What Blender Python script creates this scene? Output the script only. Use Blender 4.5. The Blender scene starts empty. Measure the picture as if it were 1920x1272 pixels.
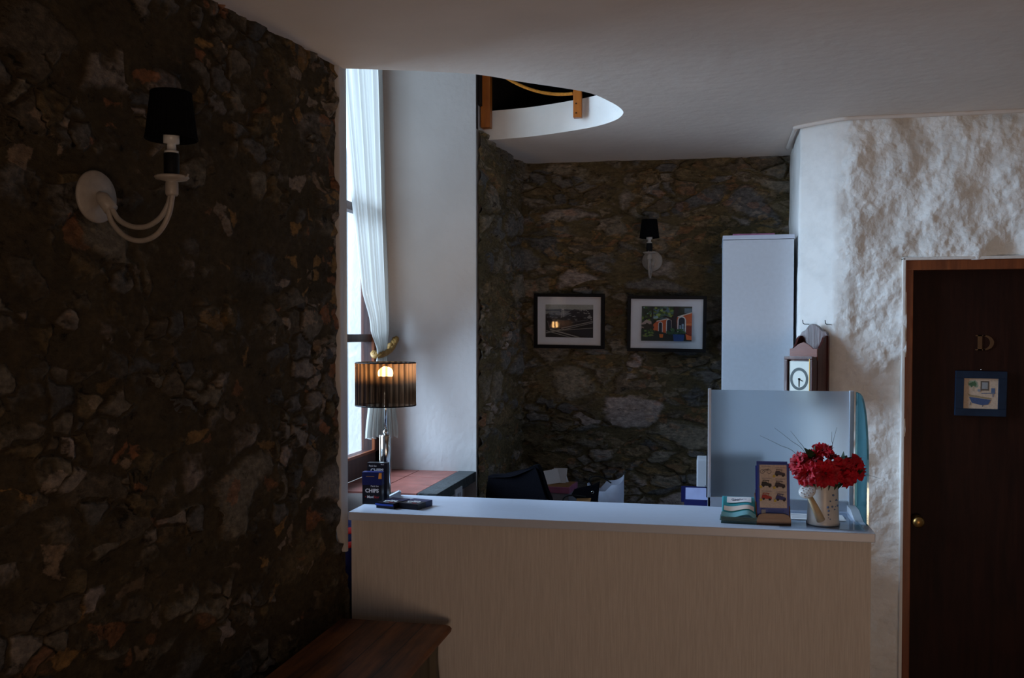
import bpy, bmesh, math, random
from mathutils import Vector, Matrix, noise, Euler
random.seed(7)
PI = math.pi
sc = bpy.context.scene
C = sc.collection

# ------------------------------------------------------------ camera, world, lights, exposure
cd = bpy.data.cameras.new('camera'); cam = bpy.data.objects.new('camera', cd); C.objects.link(cam)
cd.sensor_width = 36.0; cd.lens = 1760 / 1920 * 36.0; cd.shift_y = 38 / 1920
cam.location = (0, 0, 1.72); cam.rotation_euler = (math.radians(90 - 1.5), 0, math.radians(11.9))
cd.clip_start = 0.02
sc.camera = cam

w = bpy.data.worlds.new('world'); sc.world = w; w.use_nodes = True
w.node_tree.nodes['Background'].inputs[0].default_value = (.60, .80, 1.0, 1)
w.node_tree.nodes['Background'].inputs[1].default_value = 0.72

def area(name, loc, target, sx, sy, power, col, spread=180):
    l = bpy.data.lights.new(name, 'AREA'); l.shape = 'RECTANGLE'; l.size = sx; l.size_y = sy
    l.energy = power; l.color = col; l.spread = math.radians(spread)
    o = bpy.data.objects.new(name, l); C.objects.link(o); o.location = loc
    o.rotation_euler = (Vector(target) - Vector(loc)).to_track_quat('-Z', 'Y').to_euler()
    return o
# daylight beyond the tall window on the left
area('window_daylight', (-3.9, 3.0, 2.75), (-1.0, 3.7, 1.9), 3.0, 3.4, 900, (.64, .80, 1.0))
# warm low fill added behind the camera, standing in for unseen bounced daylight
area('low_warm_fill', (1.0, -2.25, .42), (0.35, 2.0, 2.1), 1.0, .7, 12.5, (1.0, .66, .44), 105)

sc.view_settings.view_transform = 'Standard'; sc.view_settings.look = 'None'
sc.view_settings.exposure = 0.0; sc.view_settings.gamma = 1.0
sc.view_settings.use_curve_mapping = False
try:
    sc.cycles.use_denoising = True
    sc.cycles.max_bounces = 10; sc.cycles.transparent_max_bounces = 24
    sc.cycles.sample_clamp_indirect = 6.0
    sc.cycles.caustics_reflective = False; sc.cycles.caustics_refractive = False
except Exception:
    pass

# ------------------------------------------------------------ material helpers
def srgb(r, g, b):
    f = lambda c: ((c / 255 + .055) / 1.055) ** 2.4 if c > 10 else c / 255 / 12.92
    return (f(r), f(g), f(b), 1)

def new_mat(name):
    m = bpy.data.materials.new(name); m.use_nodes = True
    return m, m.node_tree.nodes, m.node_tree.links, m.node_tree.nodes['Principled BSDF']

def mat(name, col, rough=.6, metal=0, var=.08, vscale=25, bump=0, bscale=60, coat=0, spec=.5, emis=None, es=0, sheen=0):
    m, N, L, p = new_mat(name)
    p.inputs['Roughness'].default_value = rough; p.inputs['Metallic'].default_value = metal
    p.inputs['Coat Weight'].default_value = coat; p.inputs['Specular IOR Level'].default_value = spec
    p.inputs['Sheen Weight'].default_value = sheen
    if emis: p.inputs['Emission Color'].default_value = emis; p.inputs['Emission Strength'].default_value = es
    tc = N.new('ShaderNodeTexCoord')
    nz = N.new('ShaderNodeTexNoise'); nz.inputs['Scale'].default_value = vscale; nz.inputs['Detail'].default_value = 5
    L.new(tc.outputs['Object'], nz.inputs['Vector'])
    cr = N.new('ShaderNodeValToRGB')
    a = tuple(c * (1 - var) for c in col[:3]) + (1,); b = tuple(min(1, c * (1 + var)) for c in col[:3]) + (1,)
    cr.color_ramp.elements[0].color = a; cr.color_ramp.elements[1].color = b
    cr.color_ramp.elements[0].position = .3; cr.color_ramp.elements[1].position = .7
    L.new(nz.outputs['Fac'], cr.inputs[0]); L.new(cr.outputs[0], p.inputs['Base Color'])
    if bump:
        n2 = N.new('ShaderNodeTexNoise'); n2.inputs['Scale'].default_value = bscale; n2.inputs['Detail'].default_value = 6
        L.new(tc.outputs['Object'], n2.inputs['Vector'])
        bp = N.new('ShaderNodeBump'); bp.inputs['Strength'].default_value = bump; bp.inputs['Distance'].default_value = .01
        L.new(n2.outputs['Fac'], bp.inputs['Height']); L.new(bp.outputs[0], p.inputs['Normal'])
    return m

class G:
    """tiny node-graph helper"""
    def __init__(s, m): s.N = m.node_tree.nodes; s.L = m.node_tree.links
    def put(s, inp, v):
        if isinstance(v, (int, float, tuple)): inp.default_value = v
        else: s.L.new(v, inp)
    def math(s, op, a, b=0, clamp=False):
        n = s.N.new('ShaderNodeMath'); n.operation = op; n.use_clamp = clamp
        s.put(n.inputs[0], a); s.put(n.inputs[1], b); return n.outputs[0]
    def noise(s, vec, scale, detail=4, rough=.5, out='Fac'):
        n = s.N.new('ShaderNodeTexNoise'); n.inputs['Scale'].default_value = scale
        n.inputs['Detail'].default_value = detail; n.inputs['Roughness'].default_value = rough
        s.L.new(vec, n.inputs['Vector']); return n.outputs[out]
    def vor(s, vec, scale, feature='F1', out='Distance', rnd=1):
        n = s.N.new('ShaderNodeTexVoronoi'); n.feature = feature; n.inputs['Scale'].default_value = scale
        n.inputs['Randomness'].default_value = rnd
        s.L.new(vec, n.inputs['Vector']); return n.outputs[out]
    def ramp(s, v, stops, interp='LINEAR'):
        n = s.N.new('ShaderNodeValToRGB'); cr = n.color_ramp; cr.interpolation = interp
        while len(cr.elements) < len(stops): cr.elements.new(1)
        for e, (p, c) in zip(cr.elements, stops): e.position = p; e.color = c
        s.L.new(v, n.inputs[0]); return n.outputs[0]
    def mapr(s, v, a, b, c=0, d=1, smooth=False):
        n = s.N.new('ShaderNodeMapRange'); n.interpolation_type = 'SMOOTHSTEP' if smooth else 'LINEAR'
        for i, x in enumerate((v, a, b, c, d)): s.put(n.inputs[i], x)
        return n.outputs[0]
    def mix(s, f, a, b, mode='MIX'):
        n = s.N.new('ShaderNodeMix'); n.data_type = 'RGBA'; n.blend_type = mode
        s.put(n.inputs[0], f); s.put(n.inputs[6], a); s.put(n.inputs[7], b); return n.outputs[2]
    def mixf(s, f, a, b):
        n = s.N.new('ShaderNodeMix'); n.data_type = 'FLOAT'
        s.put(n.inputs[0], f); s.put(n.inputs[2], a); s.put(n.inputs[3], b); return n.outputs[0]

def stone_mat(name, off, big, small, mort, cover=.5, amp=.035, bright=1.0, split=(.42, .58), zs=1.55, flake=.85, corner=False, pal_stops=None):
    m, N, L, p = new_mat(name); g = G(m)
    tc = N.new('ShaderNodeTexCoord'); mp = N.new('ShaderNodeMapping')
    mp.inputs['Location'].default_value = off; mp.inputs['Scale'].default_value = (1, 1, zs)
    L.new(tc.outputs['Object'], mp.inputs['Vector']); v0 = mp.outputs[0]
    nz = g.noise(v0, 3.2, 3, .55, 'Color')
    sub = N.new('ShaderNodeVectorMath'); sub.operation = 'SUBTRACT'; L.new(nz, sub.inputs[0]); sub.inputs[1].default_value = (.5, .5, .5)
    scl = N.new('ShaderNodeVectorMath'); scl.operation = 'SCALE'; L.new(sub.outputs[0], scl.inputs[0]); scl.inputs['Scale'].default_value = .26
    add = N.new('ShaderNodeVectorMath'); L.new(v0, add.inputs[0]); L.new(scl.outputs[0], add.inputs[1]); v = add.outputs[0]
    e1 = g.math('DIVIDE', g.vor(v, big, 'DISTANCE_TO_EDGE', 'Distance'), 1.0)
    e2 = g.math('MULTIPLY', g.vor(v, small, 'DISTANCE_TO_EDGE', 'Distance'), 1.0)
    c1 = g.vor(v, big, 'F1', 'Color'); c2 = g.vor(v, small, 'F1', 'Color')
    sel = g.mapr(g.noise(v0, 1.7, 2), split[0], split[1], 0, 1, True)
    selh = g.math('GREATER_THAN', sel, .5)
    edge = g.mixf(selh, e1, e2); cc = g.mix(selh, c1, c2)
    sep = N.new('ShaderNodeSeparateColor'); L.new(cc, sep.inputs[0])
    fine = g.noise(v0, 38, 8, .68); mid = g.noise(v0, 9, 5, .6)
    # mortar: joints (ragged) plus smeared-over stones
    edge_n = g.math('ADD', edge, g.math('MULTIPLY', g.math('SUBTRACT', mid, .5), .30))
    joint = g.mapr(edge_n, .02, .14, 0, 1, True)
    smear = g.mapr(g.math('ADD', g.noise(v0, 2.3, 5, .65), g.math('MULTIPLY', sep.outputs[1], .24)), cover, cover + .10, 0, 1, True)
    st = g.math('MULTIPLY', joint, smear)
    pal = g.ramp(sep.outputs[0], pal_stops or [(0, (.085, .068, .048, 1)), (.14, (.078, .076, .074, 1)), (.26, (.13, .11, .085, 1)), (.44, (.11, .082, .045, 1)),
                                  (.56, (.105, .098, .09, 1)), (.70, (.18, .155, .135, 1)), (.84, (.16, .085, .05, 1)), (.87, (.15, .13, .10, 1)), (.95, (.24, .20, .18, 1))], 'CONSTANT')
    det = g.ramp(fine, [(.25, (.35, .32, .30, 1)), (.5, (.9, .9, .9, 1)), (.78, (1.8, 1.7, 1.6, 1))])
    stone = g.mix(1.0, pal, det, 'MULTIPLY')
    mcol = g.mix(g.mapr(g.noise(v0, 5, 6, .65), .35, .68), tuple(c * .62 for c in mort[:3]) + (1,), mort)
    mcol = g.mix(1.0, mcol, g.ramp(fine, [(.3, (.6, .6, .6, 1)), (.7, (1.35, 1.3, 1.2, 1))]), 'MULTIPLY')
    col = g.mix(st, mcol, stone)
    # small warm flakes of brick and ochre stone
    fl_d = g.vor(v, 15, 'DISTANCE_TO_EDGE', 'Distance'); fl_c = g.vor(v, 15, 'F1', 'Color')
    s2 = N.new('ShaderNodeSeparateColor'); L.new(fl_c, s2.inputs[0])
    thr = .86
    if corner:
        sy = N.new('ShaderNodeSeparateXYZ'); L.new(tc.outputs['Object'], sy.inputs[0]); thr = g.mapr(sy.outputs[1], 2.62, 2.80, .88, .52)
    fm = g.math('MULTIPLY', g.math('MULTIPLY', g.math('GREATER_THAN', s2.outputs[0], thr), g.mapr(g.math('ADD', fl_d, g.math('MULTIPLY', g.math('SUBTRACT', fine, .5), .5)), .06, .16, 0, 1, True)), g.mapr(g.noise(v0, 1.3, 3), .42, .58, .1 * flake, flake))
    fcol = g.ramp(s2.outputs[1], [(0, (.27, .11, .05, 1)), (.3, (.30, .17, .06, 1)), (.6, (.27, .19, .13, 1)), (.8, (.33, .26, .21, 1))], 'CONSTANT')
    col = g.mix(fm, col, g.mix(1.0, fcol, det, 'MULTIPLY'))
    pits = g.mapr(g.noise(v0, 16, 6, .7), .58, .70, 1, .25, True)
    col = g.mix(1.0, col, g.ramp(pits, [(0, (0, 0, 0, 1)), (1, (1, 1, 1, 1))]), 'MULTIPLY')
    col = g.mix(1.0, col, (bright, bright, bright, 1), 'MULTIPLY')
    L.new(col, p.inputs['Base Color']); p.inputs['Roughness'].default_value = .9; p.inputs['Specular IOR Level'].default_value = .15
    h = g.math('ADD', g.math('MULTIPLY', st, g.math('ADD', .35, g.math('MULTIPLY', sep.outputs[2], .4))),
               g.math('ADD', g.math('MULTIPLY', mid, 1.0), g.math('ADD', g.math('MULTIPLY', fine, .30), g.math('MULTIPLY', fm, .12))))
    d = N.new('ShaderNodeDisplacement'); d.inputs['Scale'].default_value = amp; d.inputs['Midlevel'].default_value = .85
    L.new(h, d.inputs['Height']); L.new(d.outputs[0], N['Material Output'].inputs['Displacement'])
    m.displacement_method = 'BOTH'
    return m

def rough_plaster(name, col, amp, fade=False, low=3.6):
    m, N, L, p = new_mat(name); g = G(m)
    tc = N.new('ShaderNodeTexCoord'); v = tc.outputs['Object']
    a = g.noise(v, low + .8, 3, .5); b = g.noise(v, 9.5, 3, .5); c = g.noise(v, 48, 5, .62)
    cell = g.mapr(g.vor(v, 6.5, 'SMOOTH_F1'), .05, .75, 1, 0, True)
    h = g.math('ADD', g.math('ADD', g.math('MULTIPLY', a, 1.6), g.math('MULTIPLY', cell, .35)), g.math('ADD', g.math('MULTIPLY', b, .44), g.math('MULTIPLY', c, .085)))
    d = N.new('ShaderNodeDisplacement'); d.inputs['Scale'].default_value = amp; d.inputs['Midlevel'].default_value = 1.25
    if fade:
        sx = N.new('ShaderNodeSeparateXYZ'); L.new(v, sx.inputs[0])
        xx = g.math('ADD', sx.outputs[0], g.math('MULTIPLY', g.math('SUBTRACT', b, .5), .12))
        L.new(g.mapr(xx, .47, .58, amp * .16, amp, True), d.inputs['Scale'])
    L.new(h, d.inputs['Height']); L.new(d.outputs[0], N['Material Output'].inputs['Displacement'])
    m.displacement_method = 'BOTH'
    cc = g.mix(g.mapr(g.noise(v, 6, 6, .7), .45, .7), col, tuple(x * .86 for x in col[:3]) + (1,))
    L.new(cc, p.inputs['Base Color']); p.inputs['Roughness'].default_value = .8; p.inputs['Specular IOR Level'].default_value = .3
    return m

def wood_mat(name, dark, light, axis=1, scale=9, rough=.45, planks=0, coat=.0, spec=.4):
    m, N, L, p = new_mat(name); g = G(m); p.inputs['Specular IOR Level'].default_value = spec
    tc = N.new('ShaderNodeTexCoord'); mp = N.new('ShaderNodeMapping')
    s = [1, 1, 1]; s[axis] = .09; mp.inputs['Scale'].default_value = s
    L.new(tc.outputs['Object'], mp.inputs['Vector'])
    n1 = g.noise(mp.outputs[0], scale * 4, 7, .65)
    n2 = g.noise(tc.outputs['Object'], 5, 4, .6)
    f = g.math('ADD', g.math('MULTIPLY', n1, .7), g.math('MULTIPLY', n2, .3))
    col = g.ramp(f, [(.38, dark), (.62, light)])
    h = n1
    if planks:
        sp = N.new('ShaderNodeSeparateXYZ'); L.new(tc.outputs['Object'], sp.inputs[0])
        fr = g.math('FRACT', g.math('MULTIPLY', sp.outputs[0], 1 / planks))
        gap = g.math('MULTIPLY', g.mapr(fr, 0, .035), g.mapr(fr, 1, .965))
        col = g.mix(gap, (.004, .002, .001, 1), col)
    L.new(col, p.inputs['Base Color']); p.inputs['Roughness'].default_value = rough; p.inputs['Coat Weight'].default_value = coat
    bp = N.new('ShaderNodeBump'); bp.inputs['Strength'].default_value = .25; bp.inputs['Distance'].default_value = .004
    L.new(h, bp.inputs['Height']); L.new(bp.outputs[0], p.inputs['Normal'])
    return m

def thin_mat(name, parts):
    """parts: list of (weight, node type, colour, roughness)"""
    m, N, L, p = new_mat(name); N.remove(p)
    tot = 0; cur = None
    for wgt, ty, col, r in parts:
        n = N.new(ty); n.inputs[0].default_value = col
        if r is not None and 'Roughness' in n.inputs: n.inputs['Roughness'].default_value = r
        if cur is None: cur = n.outputs[0]
        else:
            x = N.new('ShaderNodeMixShader'); x.inputs[0].default_value = wgt / (tot + wgt)
            L.new(cur, x.inputs[1]); L.new(n.outputs[0], x.inputs[2]); cur = x.outputs[0]
        tot += wgt
    L.new(cur, N['Material Output'].inputs['Surface'])
    return m
T, GL, DI, TL = 'ShaderNodeBsdfTransparent', 'ShaderNodeBsdfGlossy', 'ShaderNodeBsdfDiffuse', 'ShaderNodeBsdfTranslucent'

def organza_mat():
    """sheer black fabric gathered in pleats: denser where the folds overlap"""
    m, N, L, p = new_mat('organza'); N.remove(p); g = G(m)
    tc = N.new('ShaderNodeTexCoord'); sx = N.new('ShaderNodeSeparateXYZ'); L.new(tc.outputs['Object'], sx.inputs[0])
    a = g.math('ARCTAN2', sx.outputs[1], sx.outputs[0])
    cb = N.new('ShaderNodeCombineXYZ'); L.new(g.math('MULTIPLY', a, 5.0), cb.inputs[0]); L.new(g.math('MULTIPLY', sx.outputs[2], 2.0), cb.inputs[1])
    n = g.noise(cb.outputs[0], 1.7, 3, .6); n2 = g.noise(cb.outputs[0], 9, 2, .5)
    w = g.math('ADD', g.math('MULTIPLY', g.math('SINE', g.math('ADD', g.math('MULTIPLY', a, 30), g.math('MULTIPLY', n, 5))), .30), g.math('MULTIPLY', n2, .55))
    f = g.mapr(w, .02, .48, .015, .15)
    t = N.new('ShaderNodeBsdfTransparent'); t.inputs[0].default_value = (1, .82, .66, 1)
    tl = N.new('ShaderNodeBsdfTranslucent'); tl.inputs[0].default_value = (.14, .078, .045, 1)
    d = N.new('ShaderNodeBsdfDiffuse'); d.inputs[0].default_value = (.004, .004, .006, 1)
    x = N.new('ShaderNodeMixShader'); L.new(g.mapr(w, .02, .5, .15, .9), x.inputs[0]); L.new(d.outputs[0], x.inputs[1]); L.new(tl.outputs[0], x.inputs[2])
    y = N.new('ShaderNodeMixShader'); L.new(f, y.inputs[0]); L.new(x.outputs[0], y.inputs[1]); L.new(t.outputs[0], y.inputs[2])
    L.new(y.outputs[0], N['Material Output'].inputs['Surface']); return m
def frost_mat():
    m, N, L, p = new_mat('frost'); N.remove(p)
    rf = N.new('ShaderNodeBsdfRefraction'); rf.inputs['Color'].default_value = (.86, .94, 1, 1); rf.inputs['Roughness'].default_value = .55; rf.inputs['IOR'].default_value = 1.25
    tl = N.new('ShaderNodeBsdfTranslucent'); tl.inputs[0].default_value = (.70, .84, .98, 1)
    df = N.new('ShaderNodeBsdfDiffuse'); df.inputs[0].default_value = (.20, .32, .50, 1)
    cur = rf.outputs[0]
    for f, n in ((.48, tl), (.06, df)):
        x = N.new('ShaderNodeMixShader'); x.inputs[0].default_value = f; L.new(cur, x.inputs[1]); L.new(n.outputs[0], x.inputs[2]); cur = x.outputs[0]
    L.new(cur, N['Material Output'].inputs['Surface']); return m
M = {}
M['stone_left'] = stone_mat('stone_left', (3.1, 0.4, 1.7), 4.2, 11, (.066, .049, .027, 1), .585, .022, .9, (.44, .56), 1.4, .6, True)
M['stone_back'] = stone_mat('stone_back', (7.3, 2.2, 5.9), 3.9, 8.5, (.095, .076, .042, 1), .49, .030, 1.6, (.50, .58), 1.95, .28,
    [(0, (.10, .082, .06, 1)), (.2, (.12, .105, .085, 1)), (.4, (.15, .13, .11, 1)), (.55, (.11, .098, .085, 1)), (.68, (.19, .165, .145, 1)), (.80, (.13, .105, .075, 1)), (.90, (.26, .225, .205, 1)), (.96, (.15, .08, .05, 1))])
M['rough_white'] = rough_plaster('rough_white', (.90, .90, .87, 1), .060, True)
M['soft_white'] = rough_plaster('soft_white', (.80, .80, .79, 1), .012, low=2.2)
M['pier'] = mat('pier', (.52, .50, .49, 1), .75, var=.07, vscale=3, bump=.25, bscale=40)
M['ceiling'] = mat('ceiling', (.76, .69, .63, 1), .85, var=.05, vscale=2.5, bump=.25, bscale=22)
M['rim'] = mat('rim', (.84, .82, .78, 1), .8, var=.03, vscale=8, bump=.3, bscale=40)
M['floor'] = mat('floor', (.30, .20, .14, 1), .5, var=.15, vscale=6)
M['roomwall'] = mat('roomwall', (.34, .29, .24, 1), .8)
M['tile'] = mat('tile', (.28, .095, .075, 1), .45, var=.22, vscale=14, bump=.2)
M['grout'] = mat('grout', (.42, .38, .36, 1), .8)
M['slate'] = mat('slate', (.035, .045, .05, 1), .5, var=.3, vscale=30, bump=.4)
M['frame_wood'] = wood_mat('frame_wood', (.022, .008, .008, 1), (.065, .025, .018, 1), 2)
M['door_wood'] = wood_mat('door_wood', (.012, .003, .002, 1), (.026, .007, .004, 1), 2, rough=.55, spec=.15)
M['door_frame'] = wood_mat('door_frame', (.13, .032, .010, 1), (.26, .07, .02, 1), 2, rough=.4)
M['post'] = wood_mat('post', (.28, .075, .008, 1), (.50, .15, .018, 1), 2, rough=.4)
M['rope'] = mat('rope', (.62, .24, .02, 1), .8, var=.2, vscale=120)
M['goldrope'] = mat('goldrope', (.30, .16, .035, 1), .6, var=.3, vscale=150)
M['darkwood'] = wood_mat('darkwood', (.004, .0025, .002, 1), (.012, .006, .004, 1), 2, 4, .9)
M['chest'] = wood_mat('chest', (.05, .016, .006, 1), (.24, .085, .026, 1), 1, 7, .5, planks=.0975)
M['chest_side'] = wood_mat('chest_side', (.06, .05, .035, 1), (.12, .10, .07, 1), 2, 6, .6)
M['white_lam'] = mat('white_lam', (.54, .60, .72, 1), .35, var=.02, vscale=40)
M['cab'] = mat('cab', (.55, .60, .67, 1), .55, var=.03, vscale=60)
def counter_mat():
    m, N, L, p = new_mat('counter_front'); g = G(m)
    tc = N.new('ShaderNodeTexCoord'); mp = N.new('ShaderNodeMapping'); mp.inputs['Scale'].default_value = (1, 1, .04)
    L.new(tc.outputs['Object'], mp.inputs[0]); n = g.noise(mp.outputs[0], 260, 3, .6); n2 = g.noise(tc.outputs['Object'], 500, 2)
    L.new(g.ramp(n, [(.3, (.55, .51, .475, 1)), (.7, (.66, .62, .58, 1))]), p.inputs['Base Color']); p.inputs['Roughness'].default_value = .6
    bp = N.new('ShaderNodeBump'); bp.inputs['Strength'].default_value = .2; bp.inputs['Distance'].default_value = .002
    L.new(g.math('ADD', n, n2), bp.inputs['Height']); L.new(bp.outputs[0], p.inputs['Normal'])
    return m
M['counter_front'] = counter_mat()
M['glass'] = thin_mat('glass', [(.90, T, (.93, .97, 1, 1), None), (.10, GL, (1, 1, 1, 1), .03)])
M['picglass'] = thin_mat('picglass', [(.93, T, (1, 1, 1, 1), None), (.07, GL, (1, 1, 1, 1), .015)])
M['frost'] = frost_mat()
M['teal'] = thin_mat('teal', [(.32, T, (.45, .75, .80, 1), None), (.32, DI, (.07, .20, .24, 1), None), (.24, TL, (.10, .26, .31, 1), None), (.12, GL, (.8, 1, 1, 1), .1)])
M['clear'] = thin_mat('clear', [(.80, T, (.92, .96, 1, 1), None), (.20, GL, (1, 1, 1, 1), .04)])
M['curtain'] = thin_mat('curtain', [(.08, T, (1, 1, 1, 1), None), (.40, TL, (.43, .42, .39, 1), None), (.52, DI, (.50, .49, .46, 1), None)])
M['sheer'] = thin_mat('sheer', [(.45, T, (1, 1, 1, 1), None), (.30, TL, (.85, .9, .95, 1), None), (.25, DI, (.85, .9, .95, 1), None)])
M['organza'] = organza_mat()
M['black_shade'] = mat('black_shade', (.002, .002, .003, 1), .9, var=.2, spec=.1)
M['white_metal'] = mat('white_metal', (.31, .275, .24, 1), .45, var=.10, vscale=70, bump=.1)
M['chrome'] = mat('chrome', (.72, .70, .68, 1), .14, metal=1, var=.02)
M['brass'] = mat('brass', (.35, .21, .07, 1), .35, metal=1)
M['black'] = mat('black', (.003, .003, .004, 1), .55, spec=.2)
M['blackcloth'] = mat('blackcloth', (.002, .002, .004, 1), .95, spec=.08, bump=.3, bscale=200)
M['whiteplastic'] = mat('whiteplastic', (.50, .53, .58, 1), .4, var=.02)
M['paper'] = mat('paper', (.78, .78, .80, 1), .8, var=.03)
M['creampaper'] = mat('creampaper', (.74, .67, .60, 1), .8, var=.04)
M['navy'] = mat('navy', (.008, .012, .085, 1), .4, spec=.25)
M['packblack'] = mat('packblack', (.006, .005, .010, 1), .4, spec=.25)
M['orange'] = mat('orange', (.80, .28, .02, 1), .5)
M['red'] = mat('red', (.55, .02, .02, 1), .5)
M['blueframe'] = mat('blueframe', (.010, .024, .052, 1), .6, var=.2, spec=.2)
M['bookblue'] = mat('bookblue', (.012, .05, .36, 1), .35)
M['tealpaper'] = mat('tealpaper', (.03, .30, .36, 1), .4)
M['tealpale'] = mat('tealpale', (.20, .50, .58, 1), .4)
M['holder'] = wood_mat('holder', (.07, .022, .006, 1), (.19, .07, .02, 1), 0, 9, .35)
M['clockwood'] = wood_mat('clockwood', (.035, .006, .006, 1), (.085, .016, .011, 1), 2, 8, .3, coat=.1)
M['clockfront'] = wood_mat('clockfront', (.16, .028, .008, 1), (.26, .055, .015, 1), 0, 8, .35)
M['dial'] = mat('dial', (.80, .82, .74, 1), .5, var=.02)
M['dialring'] = mat('dialring', (.05, .07, .07, 1), .5)
M['enamel'] = mat('enamel', (.55, .55, .54, 1), .35, var=.06, vscale=30)
M['spout'] = mat('spout', (.50, .38, .22, 1), .4, var=.15, vscale=40)
M['florblue'] = mat('florblue', (.10, .17, .33, 1), .5, var=.3, vscale=90)
M['petal'] = mat('petal', (.40, .002, .016, 1), .6, var=.5, vscale=45, spec=.3)
M['leaf'] = mat('leaf', (.015, .05, .022, 1), .5, var=.3)
M['stamen'] = mat('stamen', (.10, .005, .01, 1), .6)
M['blade'] = mat('blade', (.02, .05, .07, 1), .6)
M['pink'] = mat('pink', (.42, .14, .26, 1), .6, var=.2)
M['greybox'] = mat('greybox', (.30, .31, .36, 1), .6, var=.15)
M['tan'] = mat('tan', (.33, .16, .05, 1), .6)
M['bagwhite'] = mat('bagwhite', (.45, .49, .60, 1), .6, var=.1)
M['bluepage'] = mat('bluepage', (.50, .58, .95, 1), .5, var=.1)
M['bulb'] = mat('bulb', (1, .8, .5, 1), .4, emis=(1, .66, .30, 1), es=100)
M['bulboff'] = mat('bulboff', (.6, .58, .52, 1), .2)

# ------------------------------------------------------------ mesh helpers
def setp(o, label=None, cat=None, group=None, kind=None):
    if label: o['label'] = label
    if cat: o['category'] = cat
    if group: o['group'] = group
    if kind: o['kind'] = kind
    return o

def empty(name, loc, rotz=0, label=None, cat=None, group=None, kind=None):
    o = bpy.data.objects.new(name, None); C.objects.link(o); o.location = loc; o.rotation_euler = (0, 0, rotz)
    o.empty_display_size = .05
    return setp(o, label, cat, group, kind)

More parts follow.
